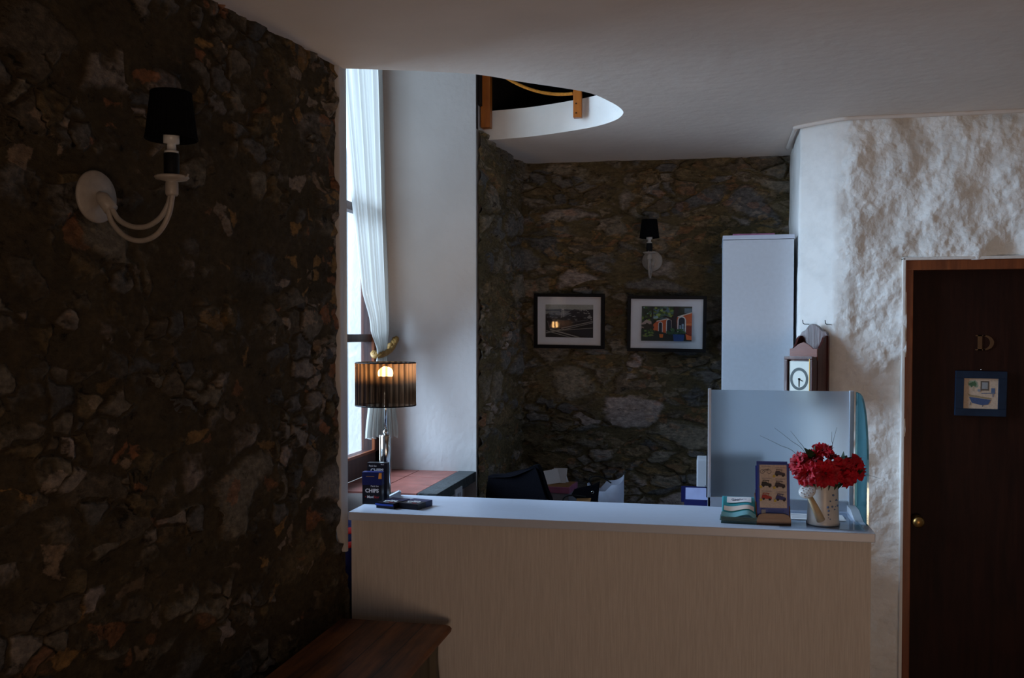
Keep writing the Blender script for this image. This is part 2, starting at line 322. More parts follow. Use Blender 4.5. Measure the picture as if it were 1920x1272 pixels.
class MB:
    def __init__(s): s.bm = bmesh.new(); s.mi = 0
    def _fin(s, geom, mtx=None, smooth=False):
        vs = [v for v in geom if isinstance(v, bmesh.types.BMVert)]
        if mtx is not None: bmesh.ops.transform(s.bm, matrix=mtx, verts=vs)
        fs = {f for v in vs for f in v.link_faces}
        for f in fs: f.smooth = smooth; f.material_index = s.mi
        return vs
    def box(s, x0, x1, y0, y1, z0, z1, bev=0, seg=2, mtx=None):
        r = bmesh.ops.create_cube(s.bm, size=1)
        m = Matrix.Translation(((x0 + x1) / 2, (y0 + y1) / 2, (z0 + z1) / 2)) @ Matrix.Diagonal((abs(x1 - x0), abs(y1 - y0), abs(z1 - z0), 1))
        bmesh.ops.transform(s.bm, matrix=m, verts=r['verts'])
        vs = r['verts']
        if bev:
            es = list({e for v in vs for e in v.link_edges})
            rr = bmesh.ops.bevel(s.bm, geom=es, offset=bev, segments=seg, profile=.7, affect='EDGES')
            vs = list({v for f in rr['faces'] for v in f.verts} | {v for v in vs if v.is_valid})
        s._fin(vs, mtx); return s
    def prism(s, pts, axis, a, b, mtx=None, smooth=False, bev=0):
        """pts 2D polygon extruded along axis (0 x: pts are y,z; 1 y: pts are x,z; 2 z: pts are x,y)"""
        def P3(u, v, t): return {0: (t, u, v), 1: (u, t, v), 2: (u, v, t)}[axis]
        A = [s.bm.verts.new(P3(u, v, a)) for u, v in pts]; B = [s.bm.verts.new(P3(u, v, b)) for u, v in pts]
        n = len(pts); fs = [s.bm.faces.new(A), s.bm.faces.new(B[::-1])]
        for i in range(n): fs.append(s.bm.faces.new((A[i], B[i], B[(i + 1) % n], A[(i + 1) % n])))
        bmesh.ops.recalc_face_normals(s.bm, faces=fs)
        vs = A + B
        if bev:
            es = [e for e in fs[0].edges] + [e for e in fs[1].edges]
            rr = bmesh.ops.bevel(s.bm, geom=es, offset=bev, segments=2, affect='EDGES')
            vs = list({v for f in rr['faces'] for v in f.verts} | {v for v in vs if v.is_valid})
        s._fin(vs, mtx, smooth); return s
    def lathe(s, prof, n=32, mtx=None, sx=1, sy=1, smooth=True, cap=True):
        rings = []
        for r, z in prof:
            rings.append([s.bm.verts.new((r * sx * math.cos(2 * PI * i / n), r * sy * math.sin(2 * PI * i / n), z)) for i in range(n)])
        for a, b in zip(rings, rings[1:]):
            for i in range(n): s.bm.faces.new((a[i], a[(i + 1) % n], b[(i + 1) % n], b[i]))
        if cap:
            if prof[0][0] > 1e-6: s.bm.faces.new(rings[0][::-1])
            if prof[-1][0] > 1e-6: s.bm.faces.new(rings[-1])
        s._fin([v for r in rings for v in r], mtx, smooth)
        return s
    def tube(s, pts, r, n=10, cap=True, mtx=None):
        pts = [Vector(p) for p in pts]; rs = r if isinstance(r, (list, tuple)) else [r] * len(pts)
        rings = []; up = None
        for i, p in enumerate(pts):
            d = (pts[min(i + 1, len(pts) - 1)] - pts[max(i - 1, 0)]).normalized()
            if up is None: up = Vector((0, 0, 1)) if abs(d.z) < .9 else Vector((1, 0, 0))
            a = d.cross(up).normalized(); up = a.cross(d).normalized()
            rings.append([s.bm.verts.new(p + (a * math.cos(2 * PI * k / n) + up * math.sin(2 * PI * k / n)) * rs[i]) for k in range(n)])
        for A, B in zip(rings, rings[1:]):
            for k in range(n): s.bm.faces.new((A[k], A[(k + 1) % n], B[(k + 1) % n], B[k]))
        if cap: s.bm.faces.new(rings[0][::-1]); s.bm.faces.new(rings[-1])
        s._fin([v for q in rings for v in q], mtx, True); return s
    def ball(s, c, r, mtx=None, sc_=(1, 1, 1), u=20, v=14):
        q = bmesh.ops.create_uvsphere(s.bm, u_segments=u, v_segments=v, radius=r)
        m = Matrix.Translation(c) @ Matrix.Diagonal((*sc_, 1))
        if mtx is not None: m = mtx @ m
        s._fin(q['verts'], m, True); return s
    def sheet(s, f, nu, nv, smooth=True):
        g = [[s.bm.verts.new(f(i / nu, j / nv)) for j in range(nv + 1)] for i in range(nu + 1)]
        for i in range(nu):
            for j in range(nv): s.bm.faces.new((g[i][j], g[i + 1][j], g[i + 1][j + 1], g[i][j + 1])).smooth = smooth
        return s
    def quad(s, pts):
        f = s.bm.faces.new([s.bm.verts.new(p) for p in pts]); f.material_index = s.mi; return s
    def build(s, name, mats, parent=None, **k):
        me = bpy.data.meshes.new(name)
        bmesh.ops.recalc_face_normals(s.bm, faces=s.bm.faces[:]) if k.pop('recalc', True) else None
        s.bm.to_mesh(me); s.bm.free()
        for m in (mats if isinstance(mats, (list, tuple)) else [mats]): me.materials.append(m)
        o = bpy.data.objects.new(name, me); C.objects.link(o)
        if parent is not None: o.parent = parent
        return setp(o, k.get('label'), k.get('cat'), k.get('group'), k.get('kind'))

def text(body, size, mtx, material, parent, name='lettering', depth=.0004, align='CENTER', sx=1, bold=0, **k):
    cu = bpy.data.curves.new('t', 'FONT'); cu.body = body; cu.size = size; cu.extrude = depth; cu.offset = bold
    cu.align_x = align; cu.align_y = 'CENTER'; cu.resolution_u = 3
    t = bpy.data.objects.new('t', cu); C.objects.link(t)
    bpy.context.view_layer.update()
    me = bpy.data.meshes.new_from_object(t.evaluated_get(bpy.context.evaluated_depsgraph_get()))
    bpy.data.objects.remove(t); bpy.data.curves.remove(cu)
    me.transform(mtx @ Matrix.Diagonal((sx, 1, 1, 1))); me.materials.clear(); me.materials.append(material); me.name = name
    o = bpy.data.objects.new(name, me); C.objects.link(o); o.parent = parent
    return setp(o, k.get('label'))
FRONT = Matrix.Rotation(PI / 2, 4, 'X')    # text standing up, facing -Y

def smooth_pts(pts, n=6, closed=False):
    out = []; L_ = len(pts); P_ = [Vector(p) for p in pts]
    rng = range(L_ if closed else L_ - 1)
    for i in rng:
        g = lambda k: P_[k % L_] if closed else P_[max(0, min(L_ - 1, k))]
        p0, p1, p2, p3 = g(i - 1), g(i), g(i + 1), g(i + 2)
        for k in range(n):
            t = k / n
            out.append(.5 * ((2 * p1) + (p2 - p0) * t + (2 * p0 - 5 * p1 + 4 * p2 - p3) * t * t + (3 * p1 - p0 - 3 * p2 + p3) * t ** 3))
    if not closed: out.append(P_[-1])
    return out

def dup(root, loc, rotz, scale=1, **k):
    r = root.copy(); C.objects.link(r); r.location = loc; r.rotation_euler = (0, 0, rotz); r.scale = (scale,) * 3
    for ch in list(root.children):
        c = ch.copy(); C.objects.link(c); c.parent = r
        for g_ in ch.children:
            d = g_.copy(); C.objects.link(d); d.parent = c
    return setp(r, k.get('label'), k.get('cat'), k.get('group'))

def wall_grid(mb, A, B, z0, z1, step):
    """vertical sheet from A to B (xy), face toward the left-hand normal"""
    A = Vector((*A, 0)); B = Vector((*B, 0)); L_ = (B - A).length
    nu = max(2, int(L_ / step)); nv = max(2, int((z1 - z0) / step))
    mb.sheet(lambda u, v: A.lerp(B, u) + Vector((0, 0, z0 + (z1 - z0) * v)), nu, nv)

# ------------------------------------------------------------ the setting
CZ = 2.6
def lx(y): return -1.202 + (y - 2.90) * .139 if y < 2.9 else -1.2
# left stone wall: relief face and solid core
b = MB(); wall_grid(b, (lx(-2.4), -2.4), (lx(.9), .9), 0, CZ + .02, .05); wall_grid(b, (lx(.9), .9), (lx(2.9), 2.9), 0, CZ + .02, .0115)
wall_grid(b, (-1.202, 2.9), (-1.2, 2.975), 0, 1.02, .0115)
b.prism([(lx(-2.4) - .03, -2.4), (lx(2.9) - .03, 2.955), (-1.9, 2.955), (-2.3, -2.4)], 2, 0, CZ)
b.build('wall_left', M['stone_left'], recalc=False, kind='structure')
# fix orientation of the relief faces (must face the room)
o = bpy.data.objects['wall_left']
# plaster corner of the window niche
b = MB()
def edge_strip(u, v):
    z = .99 + (4.7 - .99) * v
    y0 = 2.905 + .007 * noise.noise(Vector((0, 0, z * 9))) + .005 * noise.noise(Vector((3, 0, z * 45))) + max(0, (1.12 - z)) * .35
    pts = [(-1.215, y0), (-1.1925, y0 + .004), (-1.1905, (y0 + 2.98) / 2), (-1.192, 2.972), (-1.200, 2.985), (-1.47, 2.985)]
    t = u * (len(pts) - 1); i = min(int(t), len(pts) - 2); t -= i
    return (pts[i][0] * (1 - t) + pts[i + 1][0] * t, pts[i][1] * (1 - t) + pts[i + 1][1] * t, z)
b.sheet(edge_strip, 15, 220)
b.build('trim_1', M['pier'], kind='structure')
# wall above the niche corner (upper floor level) and the wall in which the window sits
b = MB(); b.box(-1.75, -1.22, 1.4, 2.97, CZ + .13, 4.8); b.build('wall_upper_left', M['pier'], kind='structure')
b = MB(); b.box(-1.60, -1.44, 2.96, 4.3, 0, 1.10); b.box(-1.60, -1.44, 2.96, 4.3, 4.6, 4.8); b.build('wall_window', M['pier'], kind='structure')
# white pier: smooth front face, stone right side
b = MB(); b.box(-1.60, -1.004, 4.0, 4.65, 0, 4.8); b.build('wall_pier', M['pier'], kind='structure')
bA, bB = (-.940, 4.76), (.373, 4.83)
b = MB(); wall_grid(b, (-.992, 4.015), (-.945, 4.76), 0, CZ + .02, .0115)
b.box(-1.3, -1.01, 4.02, 4.9, 0, CZ)
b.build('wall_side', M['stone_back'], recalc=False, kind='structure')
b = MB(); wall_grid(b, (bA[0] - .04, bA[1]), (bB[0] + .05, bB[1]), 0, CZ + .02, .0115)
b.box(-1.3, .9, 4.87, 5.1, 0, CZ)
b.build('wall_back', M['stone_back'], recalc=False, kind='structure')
# right-hand walls
DX0, DX1, DZ = .769, 1.70, 2.017
b = MB(); ST = .0125
wall_grid(b, (.380, 4.86), (.368, 4.160), 0, CZ + .02, ST); wall_grid(b, (.368, 4.160), (.50, 4.060), 0, CZ + .02, ST)
wall_grid(b, (.50, 4.060), (.56, 4.04), 0, CZ + .02, ST); wall_grid(b, (.56, 4.04), (DX0 + .004, 4.04), 0, CZ + .02, ST)
wall_grid(b, (DX0 + .004, 4.04), (DX1, 4.04), DZ, CZ + .02, .0125); wall_grid(b, (DX1 - .004, 4.04), (2.6, 4.04), 0, CZ + .02, .03)
bmesh.ops.remove_doubles(b.bm, verts=b.bm.verts[:], dist=.0005)
b.build('wall_right', M['rough_white'], recalc=False, kind='structure')
b = MB(); b.box(.46, DX0 - .0, 4.17, 4.6, 0, CZ); b.box(DX0 - .01, 2.7, 4.12, 4.3, DZ + .02, CZ); b.box(DX0 - .01, 2.7, 4.17, 4.3, 0, DZ + .1); b.box(.44, .5, 4.3, 5.0, 0, CZ)
b.box(DX0 - .06, DX0, 4.09, 4.2, 0, DZ)
b.build('wall_core', M['roomwall'], kind='structure')
# rest of the room behind the camera
b = MB(); b.box(2.6, 2.8, -2.5, 4.3, 0, CZ); b.build('wall_east', M['roomwall'], kind='structure')
b = MB(); b.box(-2.3, .4, -2.6, -2.4, 0, CZ); b.box(1.6, 2.8, -2.6, -2.4, 0, CZ); b.box(.4, 1.6, -2.6, -2.4, 2.05, CZ)
b.build('wall_front', M['roomwall'], kind='structure')
b = MB(); b.box(-2.5, 2.8, -3.2, 5.2, -.1, 0); b.build('floor', M['floor'], kind='structure')
# ceiling slab with the open curved edge beside the window
rim = [(-.985, 4.155), (-.77, 4.115), (-.52, 4.005), (-.40, 3.90), (-.347, 3.79), (-.343, 3.69), (-.38, 3.55), (-.451, 3.403), (-.643, 3.23), (-.773, 3.107), (-.93, 3.035), (-1.07, 2.985), (-1.19, 2.945)]
rp = [(p.x, p.y) for p in smooth_pts([(x, y, 0) for x, y in rim], 5)]
b = MB()
outer = [(-1.24, 2.93), (-2.3, -2.4), (-2.3, -2.6), (2.8, -2.6), (2.8, 5.2), (-1.05, 5.2), (-1.05, 4.16)]
b.prism(rp + outer, 2, CZ, CZ + .13)
for f in b.bm.faces:
    c = f.calc_center_median()
    if abs(f.normal.z) < .5 and -1.15 < c.x < -.3 and 2.9 < c.y < 4.2: f.material_index = 1
b.build('ceiling', [M['ceiling'], M['rim']], kind='structure', recalc=False)
# upper storey shell seen through the opening
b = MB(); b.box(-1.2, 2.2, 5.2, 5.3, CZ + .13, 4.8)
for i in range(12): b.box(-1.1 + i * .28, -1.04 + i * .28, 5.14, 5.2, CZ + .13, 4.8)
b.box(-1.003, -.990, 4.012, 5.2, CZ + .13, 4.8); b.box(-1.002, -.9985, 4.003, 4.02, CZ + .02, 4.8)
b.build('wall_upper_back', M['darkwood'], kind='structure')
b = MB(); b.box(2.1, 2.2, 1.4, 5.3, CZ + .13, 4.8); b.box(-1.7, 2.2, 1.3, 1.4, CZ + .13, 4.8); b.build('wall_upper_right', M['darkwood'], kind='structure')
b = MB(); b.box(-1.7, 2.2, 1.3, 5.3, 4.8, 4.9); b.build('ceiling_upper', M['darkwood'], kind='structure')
# thin moulding under the ceiling on the right
b = MB()
b.tube(smooth_pts([(.352, 4.60, CZ - .006), (.350, 4.20, CZ - .006), (.360, 4.135, CZ - .006), (.505, 4.025, CZ - .006), (.58, 4.012, CZ - .006), (.9, 4.012, CZ - .006), (2.6, 4.012, CZ - .006)], 5), .009, 8)
b.build('trim_2', M['ceiling'], kind='structure')
# tiled ledge under the window with a slate edge
t = empty('trim_3', (-1.22, 3.5, 1.0), kind='structure')
t2 = lambda p: (p[0] + 1.22, p[1] - 3.5, p[2] - 1.0)
b = MB(); b.box(-.22, .165, -.10, .50, 0, .108); b.build('ledge_base', M['grout'], t)
b = MB()
for i in range(2):
    for j in range(3): b.box(-.22 + i * .178, -.22 + i * .178 + .174, .50 - (j + 1) * .20 + .004, .50 - j * .20, .100, .116, .002)
b.build('tiles', M['tile'], t)
b = MB(); b.box(.136, .215, -.10, .50, .075, .118, .004); b.build('slate_edge', M['slate'], t)
b = MB(); b.box(-.22, .205, -.085, .50, -1.0, 0); b.build('ledge_wall', M['roomwall'], t)

# window: rails, mullions, glass
wn = empty('window_1', (-1.47, 3.5, 1.116), kind='structure')
b = MB()
b.box(-.03, .03, -.52, .50, 0, .095, .004)                       # bottom rail
b.box(-.035, .03, .41, .50, 0, 3.48, .004); b.box(-.035, .03, -.52, -.44, 0, 3.48, .004)
b.box(-.02, .022, -.44, .41, .573, .606, .003); b.box(-.02, .022, -.44, .41, 1.118, 1.152, .003); b.box(-.02, .022, -.44, .41, 1.9, 1.935, .003)
b.box(-.02, .022, -.44, .41, 2.7, 2.735, .003); b.box(-.03, .03, -.52, .50, 3.44, 3.5, .003)
b.build('window_frame', M['frame_wood'], wn)
b = MB(); b.box(.022, .034, .392, .41, .095, 3.44); b.box(.022, .034, -.44, .41, .089, .10); b.build('glazing_bead', M['door_frame'], wn)
b = MB(); b.box(-.004, 0, -.44, .41, .095, 3.44); b.build('glass_pane', M['glass'], wn)
b = MB(); b.tube([(.05, .455, .13), (.05, .455, .22)], .006, 8); b.build('window_latch', M['black'], wn)

# ------------------------------------------------------------ door with frame
dr = empty('door_1', (DX0, 4.04, 0), kind='structure')
W = DX1 - DX0
b = MB(); b.box(0, .030, -.012, .12, 0, DZ, .003); b.box(W - .03, W, -.012, .12, 0, DZ, .003); b.box(.0, W, -.014, .12, DZ - .038, DZ + .002, .003)
b.build('door_frame', M['door_frame'], dr)
b = MB(); b.box(-.012, 0, -.02, .02, 0, DZ + .012, .003); b.box(-.012, W + .012, -.02, .02, DZ + .002, DZ + .014, .003); b.build('plaster_edge', M['rim'], dr)
b = MB(); b.box(.03, W - .03, .03, .07, .005, DZ - .038); b.build('door_leaf', M['door_wood'], dr)
b = MB(); R = Matrix.Translation((.058, .03, .964)) @ Matrix.Rotation(PI / 2, 4, 'X')
b.lathe([(.022, 0), (.023, .004), (.010, .008), (.009, .028), (.019, .036), (.024, .048), (.021, .058), (.010, .063), (0, .064)], 24, mtx=R)
b.build('door_knob', M['brass'], dr, label='round brass knob')
# brass letter D with slab serifs
def letterD():
    b = MB()
    def arc(cx, cz, rx, rz, n=14): return [(cx + rx * math.sin(PI * i / n), cz + rz * math.cos(PI * i / n)) for i in range(n + 1)]
    b.prism([(0, 0), (.030, 0), (.030, .062), (0, .062)], 1, -.003, 0) if False else None
    o_ = arc(.028, .031, .040, .031); i_ = arc(.026, .031, .028, .026)
    for k in range(len(o_) - 1):
        b.prism([o_[k], o_[k + 1], i_[k + 1], i_[k]], 1, -.003, 0)
    b.box(.008, .024, -.003, 0, 0, .062); b.box(0, .036, -.003, 0, 0, .005); b.box(0, .036, -.003, 0, .057, .062)
    return b
b = letterD(); bmesh.ops.transform(b.bm, matrix=Matrix.Translation((1.043 - DX0, .029, 1.657)), verts=b.bm.verts[:])
b.build('letter_plate', mat('lettergold', (.09, .035, .007, 1), .6), dr, label='brass letter D')

# ------------------------------------------------------------ picture on the door
def art(name, Wd, H, shapes, parent, y=-.001, x0=0, z0=0):
    names = []; b = MB()
    for k, (mn, pts) in enumerate(shapes):
        if mn not in names: names.append(mn)
        b.mi = names.index(mn)
        yy = y - .00012 * (k + 1)
        q = [(x0 + (min(max(u, 0), 1) - .5) * Wd, yy, z0 + (min(max(v, 0), 1)) * H) for u, v in pts]
        f = b.bm.faces.new([b.bm.verts.new(p) for p in q]); f.material_index = b.mi
        f.normal_update()
        if f.normal.y > 0: f.normal_flip()
    return b.build(name, [AM(n) for n in names], parent, recalc=False)
_am = {}
def AM(h):
    if h not in _am:
        _am[h] = mat('ink_' + h, srgb(int(h[0:2], 16), int(h[2:4], 16), int(h[4:6], 16)), .6, var=.12, vscale=180)
    return _am[h]
def rect(u0, u1, v0, v1): return [(u0, v0), (u1, v0), (u1, v1), (u0, v1)]
def blob(cx, cy, rx, ry, n=14, j=.2, seed=0):
    rr = random.Random(seed)
    return [(cx + rx * math.cos(2 * PI * i / n) * (1 + rr.uniform(-j, j)), cy + ry * math.sin(2 * PI * i / n) * (1 + rr.uniform(-j, j))) for i in range(n)]
def line(u0, v0, u1, v1, t, asp=1):
    d = Vector((u1 - u0, v1 - v0)).normalized(); n = Vector((-d.y, d.x)) * t / 2
    return [(u0 + n.x, v0 + n.y), (u1 + n.x, v1 + n.y), (u1 - n.x, v1 - n.y), (u0 - n.x, v0 - n.y)]

dp = empty('framed_picture', (1.061, 4.069, 1.394), 0, 'small blue-framed bathroom picture with a bathtub, hanging on the dark door', 'picture')
dp.rotation_euler = (0, math.radians(.8), 0)
b = MB(); w_, h_ = .190, .180
for q in ((-w_/2, w_/2, -.016, 0, 0, .029), (-w_/2, w_/2, -.016, 0, h_ - .029, h_), (-w_/2, -w_/2 + .031, -.016, 0, .029, h_ - .029), (w_/2 - .031, w_/2, -.016, 0, .029, h_ - .029)): b.box(*q, .002)
b.build('frame', M['blueframe'], dp)
b = MB(); b.box(-.066, .066, -.008, 0, .027, .153); b.build('backing', M['creampaper'], dp)
art('print', .128, .126, [('d0bda9', rect(0, 1, 0, 1)), ('8fa08c', blob(.28, .80, .15, .12, 16, .3, 3)), ('3f6648', blob(.28, .80, .11, .09, 16, .4, 4)), ('b8a790', rect(.26, .32, .58, .74)),
    ('5b544c', rect(.49, .74, .60, .90)), ('9aa2a8', rect(.53, .70, .65, .86)), ('4f6a92', rect(.80, .91, .50, .68)), ('6b7892', line(.52, .51, .92, .53, .03)), ('6b7892', rect(.84, .87, .40, .50)),
    ('9a8c6c', [(.12, .50), (.20, .46), (.82, .36), (.78, .33), (.18, .40)]), ('3d5684', [(.16, .39), (.80, .31), (.72, .16), (.55, .13), (.25, .20)]), ('48515c', line(.22, .22, .20, .12, .02)), ('48515c', line(.58, .14, .55, .08, .02)),
    ('8794a5', blob(.45, .60, .05, .05, 10, .3, 8))], dp, y=-.0085, z0=.027)
b = MB(); b.ball((0, -.006, .186), .003); b.build('nail', M['chrome'], dp)

# ------------------------------------------------------------ ceiling opening: posts and rope
b = MB(); b.box(-.998, -.955, 4.062, 4.105, CZ + .037, 3.45, .003); b.build('wooden_post', M['post'], label='orange wooden post at left of the ceiling opening, against the white pier', cat='post')
b = MB(); b.box(-.573, -.537, 3.975, 4.005, CZ + .042, 3.45, .003); o = b.build('wooden_post', M['post'], label='orange wooden post at right of the ceiling opening, fixed to the white curved slab edge', cat='post')
for zz in (.06, .10): b = MB(); b.ball((-.560, 3.973, CZ + zz), .003); b.build('bolt', M['black'], o)
b = MB()
p0 = Vector((-.955, 4.06, 2.905)); p1 = Vector((-.573, 3.985, 2.745))
P_ = []
for i in range(41):
    u = i / 40; p = p0.lerp(p1, u); p.z = 2.905 - .16 * (1 - (1 - u) ** 2.1); P_.append(p)
for k in range(3):
    q = [p + Vector((.0035 * math.cos(i * 1.1 + k * 2.094), .0035 * math.cos(i * 1.1 + k * 2.094), .0035 * math.sin(i * 1.1 + k * 2.094))) for i, p in enumerate(smooth_pts(P_, 4))]
    b.tube(q, .0042, 6)
b.build('rope', M['rope'], label='orange rope slung between two wooden posts in the ceiling opening', cat='rope')

# ------------------------------------------------------------ wall sconces
def pleated(b, r0, r1, z0, z1, n, amp, th=.0015):
    k = n * 4
    def ring(r, z): return [b.bm.verts.new(((r + amp * math.cos(n * 2 * PI * i / k)) * math.cos(2 * PI * i / k), (r + amp * math.cos(n * 2 * PI * i / k)) * math.sin(2 * PI * i / k), z)) for i in range(k)]
    rg = [ring(r0 + .0008, z0), ring(r0 + (r1 - r0) * .1, z0 + (z1 - z0) * .1), ring(r0 + (r1 - r0) * .9, z0 + (z1 - z0) * .9), ring(r1 + .0008, z1)]
    for a, c in zip(rg, rg[1:]):
        for i in range(k): b.bm.faces.new((a[i], a[(i + 1) % k], c[(i + 1) % k], c[i])).smooth = True

def make_sconce(loc, rotz, label):
    t = empty('wall_sconce', loc, rotz, label, 'wall lamp', 'shaded wall sconces')
    RX = Matrix.Rotation(PI / 2, 4, 'Y')
    b = MB(); b.lathe([(.057, 0), (.058, .004), (.055, .009), (.030, .012), (.012, .014), (0, .014)], 40, mtx=RX); b.build('backplate', M['white_metal'], t)
    b = MB(); b.tube([(.006, 0, .004), (.022, 0, -.004), (.044, 0, -.030)], [.010, .015, .0155], 14); b.build('bracket', M['white_metal'], t)
    CXX = .207; K = 1.2
    b = MB()
    b.tube(smooth_pts([(.044, .003, -.028), (.062, .003, -.052), (.095, .003, -.068), (.135, .003, -.070), (.170, .003, -.055), (.193, .003, -.028), (CXX - .004, .002, -.002)], 6), .0058, 10)
    b.tube(smooth_pts([(.038, -.003, -.030), (.050, -.003, -.060), (.084, -.003, -.090), (.126, -.003, -.101), (.170, -.003, -.088), (.200, -.003, -.050), (CXX + .004, -.002, -.002)], 6), .0058, 10)
    b.build('arm', M['white_metal'], t)
    TX = Matrix.Translation((CXX, 0, 0))
    b = MB(); b.lathe([(.011, -.008), (.0135, -.004), (.0135, .018), (.012, .022), (.031, .026), (.036, .031), (.034, .034), (.012, .030), (0, .030)], 32, mtx=TX)
    b.tube([(CXX + .033, 0, .032), (CXX + .041, 0, .031), (CXX + .043, 0, .036)], .002, 6); b.tube([(CXX - .033, 0, .032), (CXX - .041, 0, .031), (CXX - .043, 0, .036)], .002, 6)
    b.build('drip_pan', M['white_metal'], t)
    b = MB(); b.lathe([(.0155, .030), (.0160, .034), (.0160, .080), (.0150, .082), (0, .082)], 24, mtx=TX); b.build('candle_sleeve', M['black'], t)
    b = MB(); b.lathe([(.0145, .082), (.0145, .087), (.010, .088), (.009, .102), (.0165, .103), (.0165, .130), (0, .131)], 24, mtx=TX); b.build('socket', M['enamel'], t, label='white lamp socket with metal collar')
    b = MB(); b.ball((CXX, 0, .155), .018, sc_=(1, 1, 1.5)); b.build('bulb', M['bulboff'], t)
    b = MB(); pleated(b, .053, .041, .112, .210, 30, .0012)
    bmesh.ops.transform(b.bm, matrix=TX, verts=b.bm.verts[:])
    sh = b.build('lamp_shade', M['black_shade'], t)
    m = sh.modifiers.new('thick', 'SOLIDIFY'); m.thickness = .0018
    for pf in ([(.0535, .1105), (.055, .112), (.0535, .1135)], [(.0415, .2085), (.043, .210), (.0415, .2115)]):
        b = MB(); b.lathe(pf, 40, mtx=TX, cap=False); b.build('shade_trim', M['black_shade'], t)
    return t
nA = math.atan2(-.139, 1)
sA = make_sconce((lx(1.845) + .020, 1.845, 2.024), nA, 'large near sconce with black pleated shade and white curved arms on the left stone wall')
wn_ = math.atan2(-.998, -.02)
sB = dup(sA, (-.285, 4.770, 2.09), wn_, .88, label='small far sconce with black shade on the back stone wall above two framed pictures')

# ------------------------------------------------------------ framed pictures on the back wall
def frame_pic(loc, yaw, tilt, roll, FW, FH, mat_in, im, label, shapes, bar):
    t = empty('framed_picture', loc, 0, label, 'picture', 'framed pictures on the back wall')
    t.rotation_euler = Euler((tilt, roll, yaw), 'XYZ')
    w2, h2 = FW / 2, FH
    b = MB()
    bev = .0015
    b.box(-w2, w2, -.026, 0, 0, bar, bev); b.box(-w2, w2, -.026, 0, h2 - bar, h2, bev); b.box(-w2, -w2 + bar, -.026, 0, bar, h2 - bar, bev); b.box(w2 - bar, w2, -.026, 0, bar, h2 - bar, bev)
    b.build('frame', M['black'], t)
    b = MB(); b.box(-w2 + .004, w2 - .004, -.012, -.002, .004, h2 - .004); b.build('mat_board', M['paper'], t)
    iw, ih, iz = im
    art('print', iw, ih, shapes, t, y=-.0125, z0=iz)
    b = MB(); b.quad([(-w2 + bar, -.020, bar), (w2 - bar, -.020, bar), (w2 - bar, -.020, h2 - bar), (-w2 + bar, -.020, h2 - bar)]); b.build('glass', M['picglass'], t)
    return t
rr = random.Random(5)
sh = [('8d8f88', rect(0, 1, 0, 1)), ('a5a69c', rect(0, 1, .80, 1)), ('54565c', [(0, .84), (.3, .86), (.6, .83), (1, .85), (1, .79), (0, .80)]),
      ('26252c', [(0, .70), (.12, .76), (.25, .70), (.45, .74), (.6, .86), (.75, .84), (1, .86), (1, .50), (0, .48)]),
      ('7d7f84', [(.08, .70), (.42, .66), (.55, .74), (.3, .78), (.05, .77)]),
      ('17161c', [(0, .60), (.3, .66), (.6, .62), (1, .64), (1, 0), (0, 0)])]
for i in range(46): sh.append((rr.choice(['a9a8a2', '6a6a70', '8a8986', '3b3a42']), rect(u := rr.uniform(.02, .95), u + rr.uniform(.02, .07), v := rr.uniform(.52, .82), v + rr.uniform(.012, .035))))
sh += [('c8c7c2', rect(.345, .36, .62, .90)), ('c8c7c2', rect(.385, .40, .62, .90)), ('c8c7c2', rect(.345, .40, .84, .86)), ('55555a', line(0, .84, .345, .86, .012)), ('55555a', line(.4, .86, .75, .82, .012)),
       ('3a2f33', [(.04, .50), (.40, .54), (.44, .30), (.10, .26)]), ('8e8a84', line(0, .13, .40, .25, .03)), ('8e8a84', line(.34, .28, 1, .50, .028)), ('8e8a84', line(.40, .24, 1, .46, .018)), ('7a7873', line(.34, .22, 1, .30, .022)),
       ('8e8a84', line(.10, .24, .72, 0, .045)), ('8e8a84', line(.02, .20, .55, 0, .025)), ('6c6a68', line(.05, .50, .09, .28, .015)), ('6c6a68', line(.09, .28, .36, .24, .02)), ('8a8884', blob(.93, .62, .05, .04, 12, .1, 2)), ('59585c', line(.55, .46, .9, .55, .015)),
       ('1b1a22', [(.5, .20), (.95, .28), (.95, .04), (.75, .04)])]
frame_pic((-.696, 4.722, 1.652), math.radians(-3.2), math.radians(4.1), math.radians(.9), .360, .277, 0, (.245, .166, .055),
          'black-framed monochrome photograph of roads and a bridge, left of the colour picture', sh, .0165)
sh = [('2c3a30', rect(0, 1, 0, 1)), ('5f7c8c', blob(.42, .80, .25, .18, 14, .3, 1)), ('6a7f8a', rect(.85, 1, .80, .95))]
for i in range(70):
    u = rr.uniform(0, .62); sh.append((rr.choice(['3c5a24', '6f8f35', '1d2f22', '87a050', '4f6f5c', '24402c', '8fb0b8']), blob(u, rr.uniform(.58, 1), rr.uniform(.02, .05), rr.uniform(.02, .05), 8, .4, i)))
sh += [('a8948c', [(0, .50), (.10, .62), (.20, .56), (.28, .40), (.10, .34), (0, .38)]), ('c55a2c', [(.22, .46), (.30, .56), (.58, .66), (.72, .70), (1, .82), (1, .10), (.22, .10)]),
       ('d8c8b8', line(.30, .57, .58, .665, .025)), ('d8c8b8', line(.72, .70, 1, .83, .03)), ('8a3018', [(.84, .18), (1, .16), (1, .44), (.84, .46)]), ('e07a40', line(.86, .48, 1, .50, .04))]
for cx, hw, vb, vt in ((.38, .045, .24, .52), (.55, .06, .20, .60), (.80, .085, .24, .66)):
    ar = lambda k, e: [(cx - k, vb), (cx + k, vb)] + [(cx + k * math.cos(a), vt - k * .8 + (k * 1.3 + e) * math.sin(a)) for a in [PI * i / 8 for i in range(9)]]
    sh += [('d9cfc6', ar(hw, .02)), ('1a2433', ar(hw * .72, 0))]
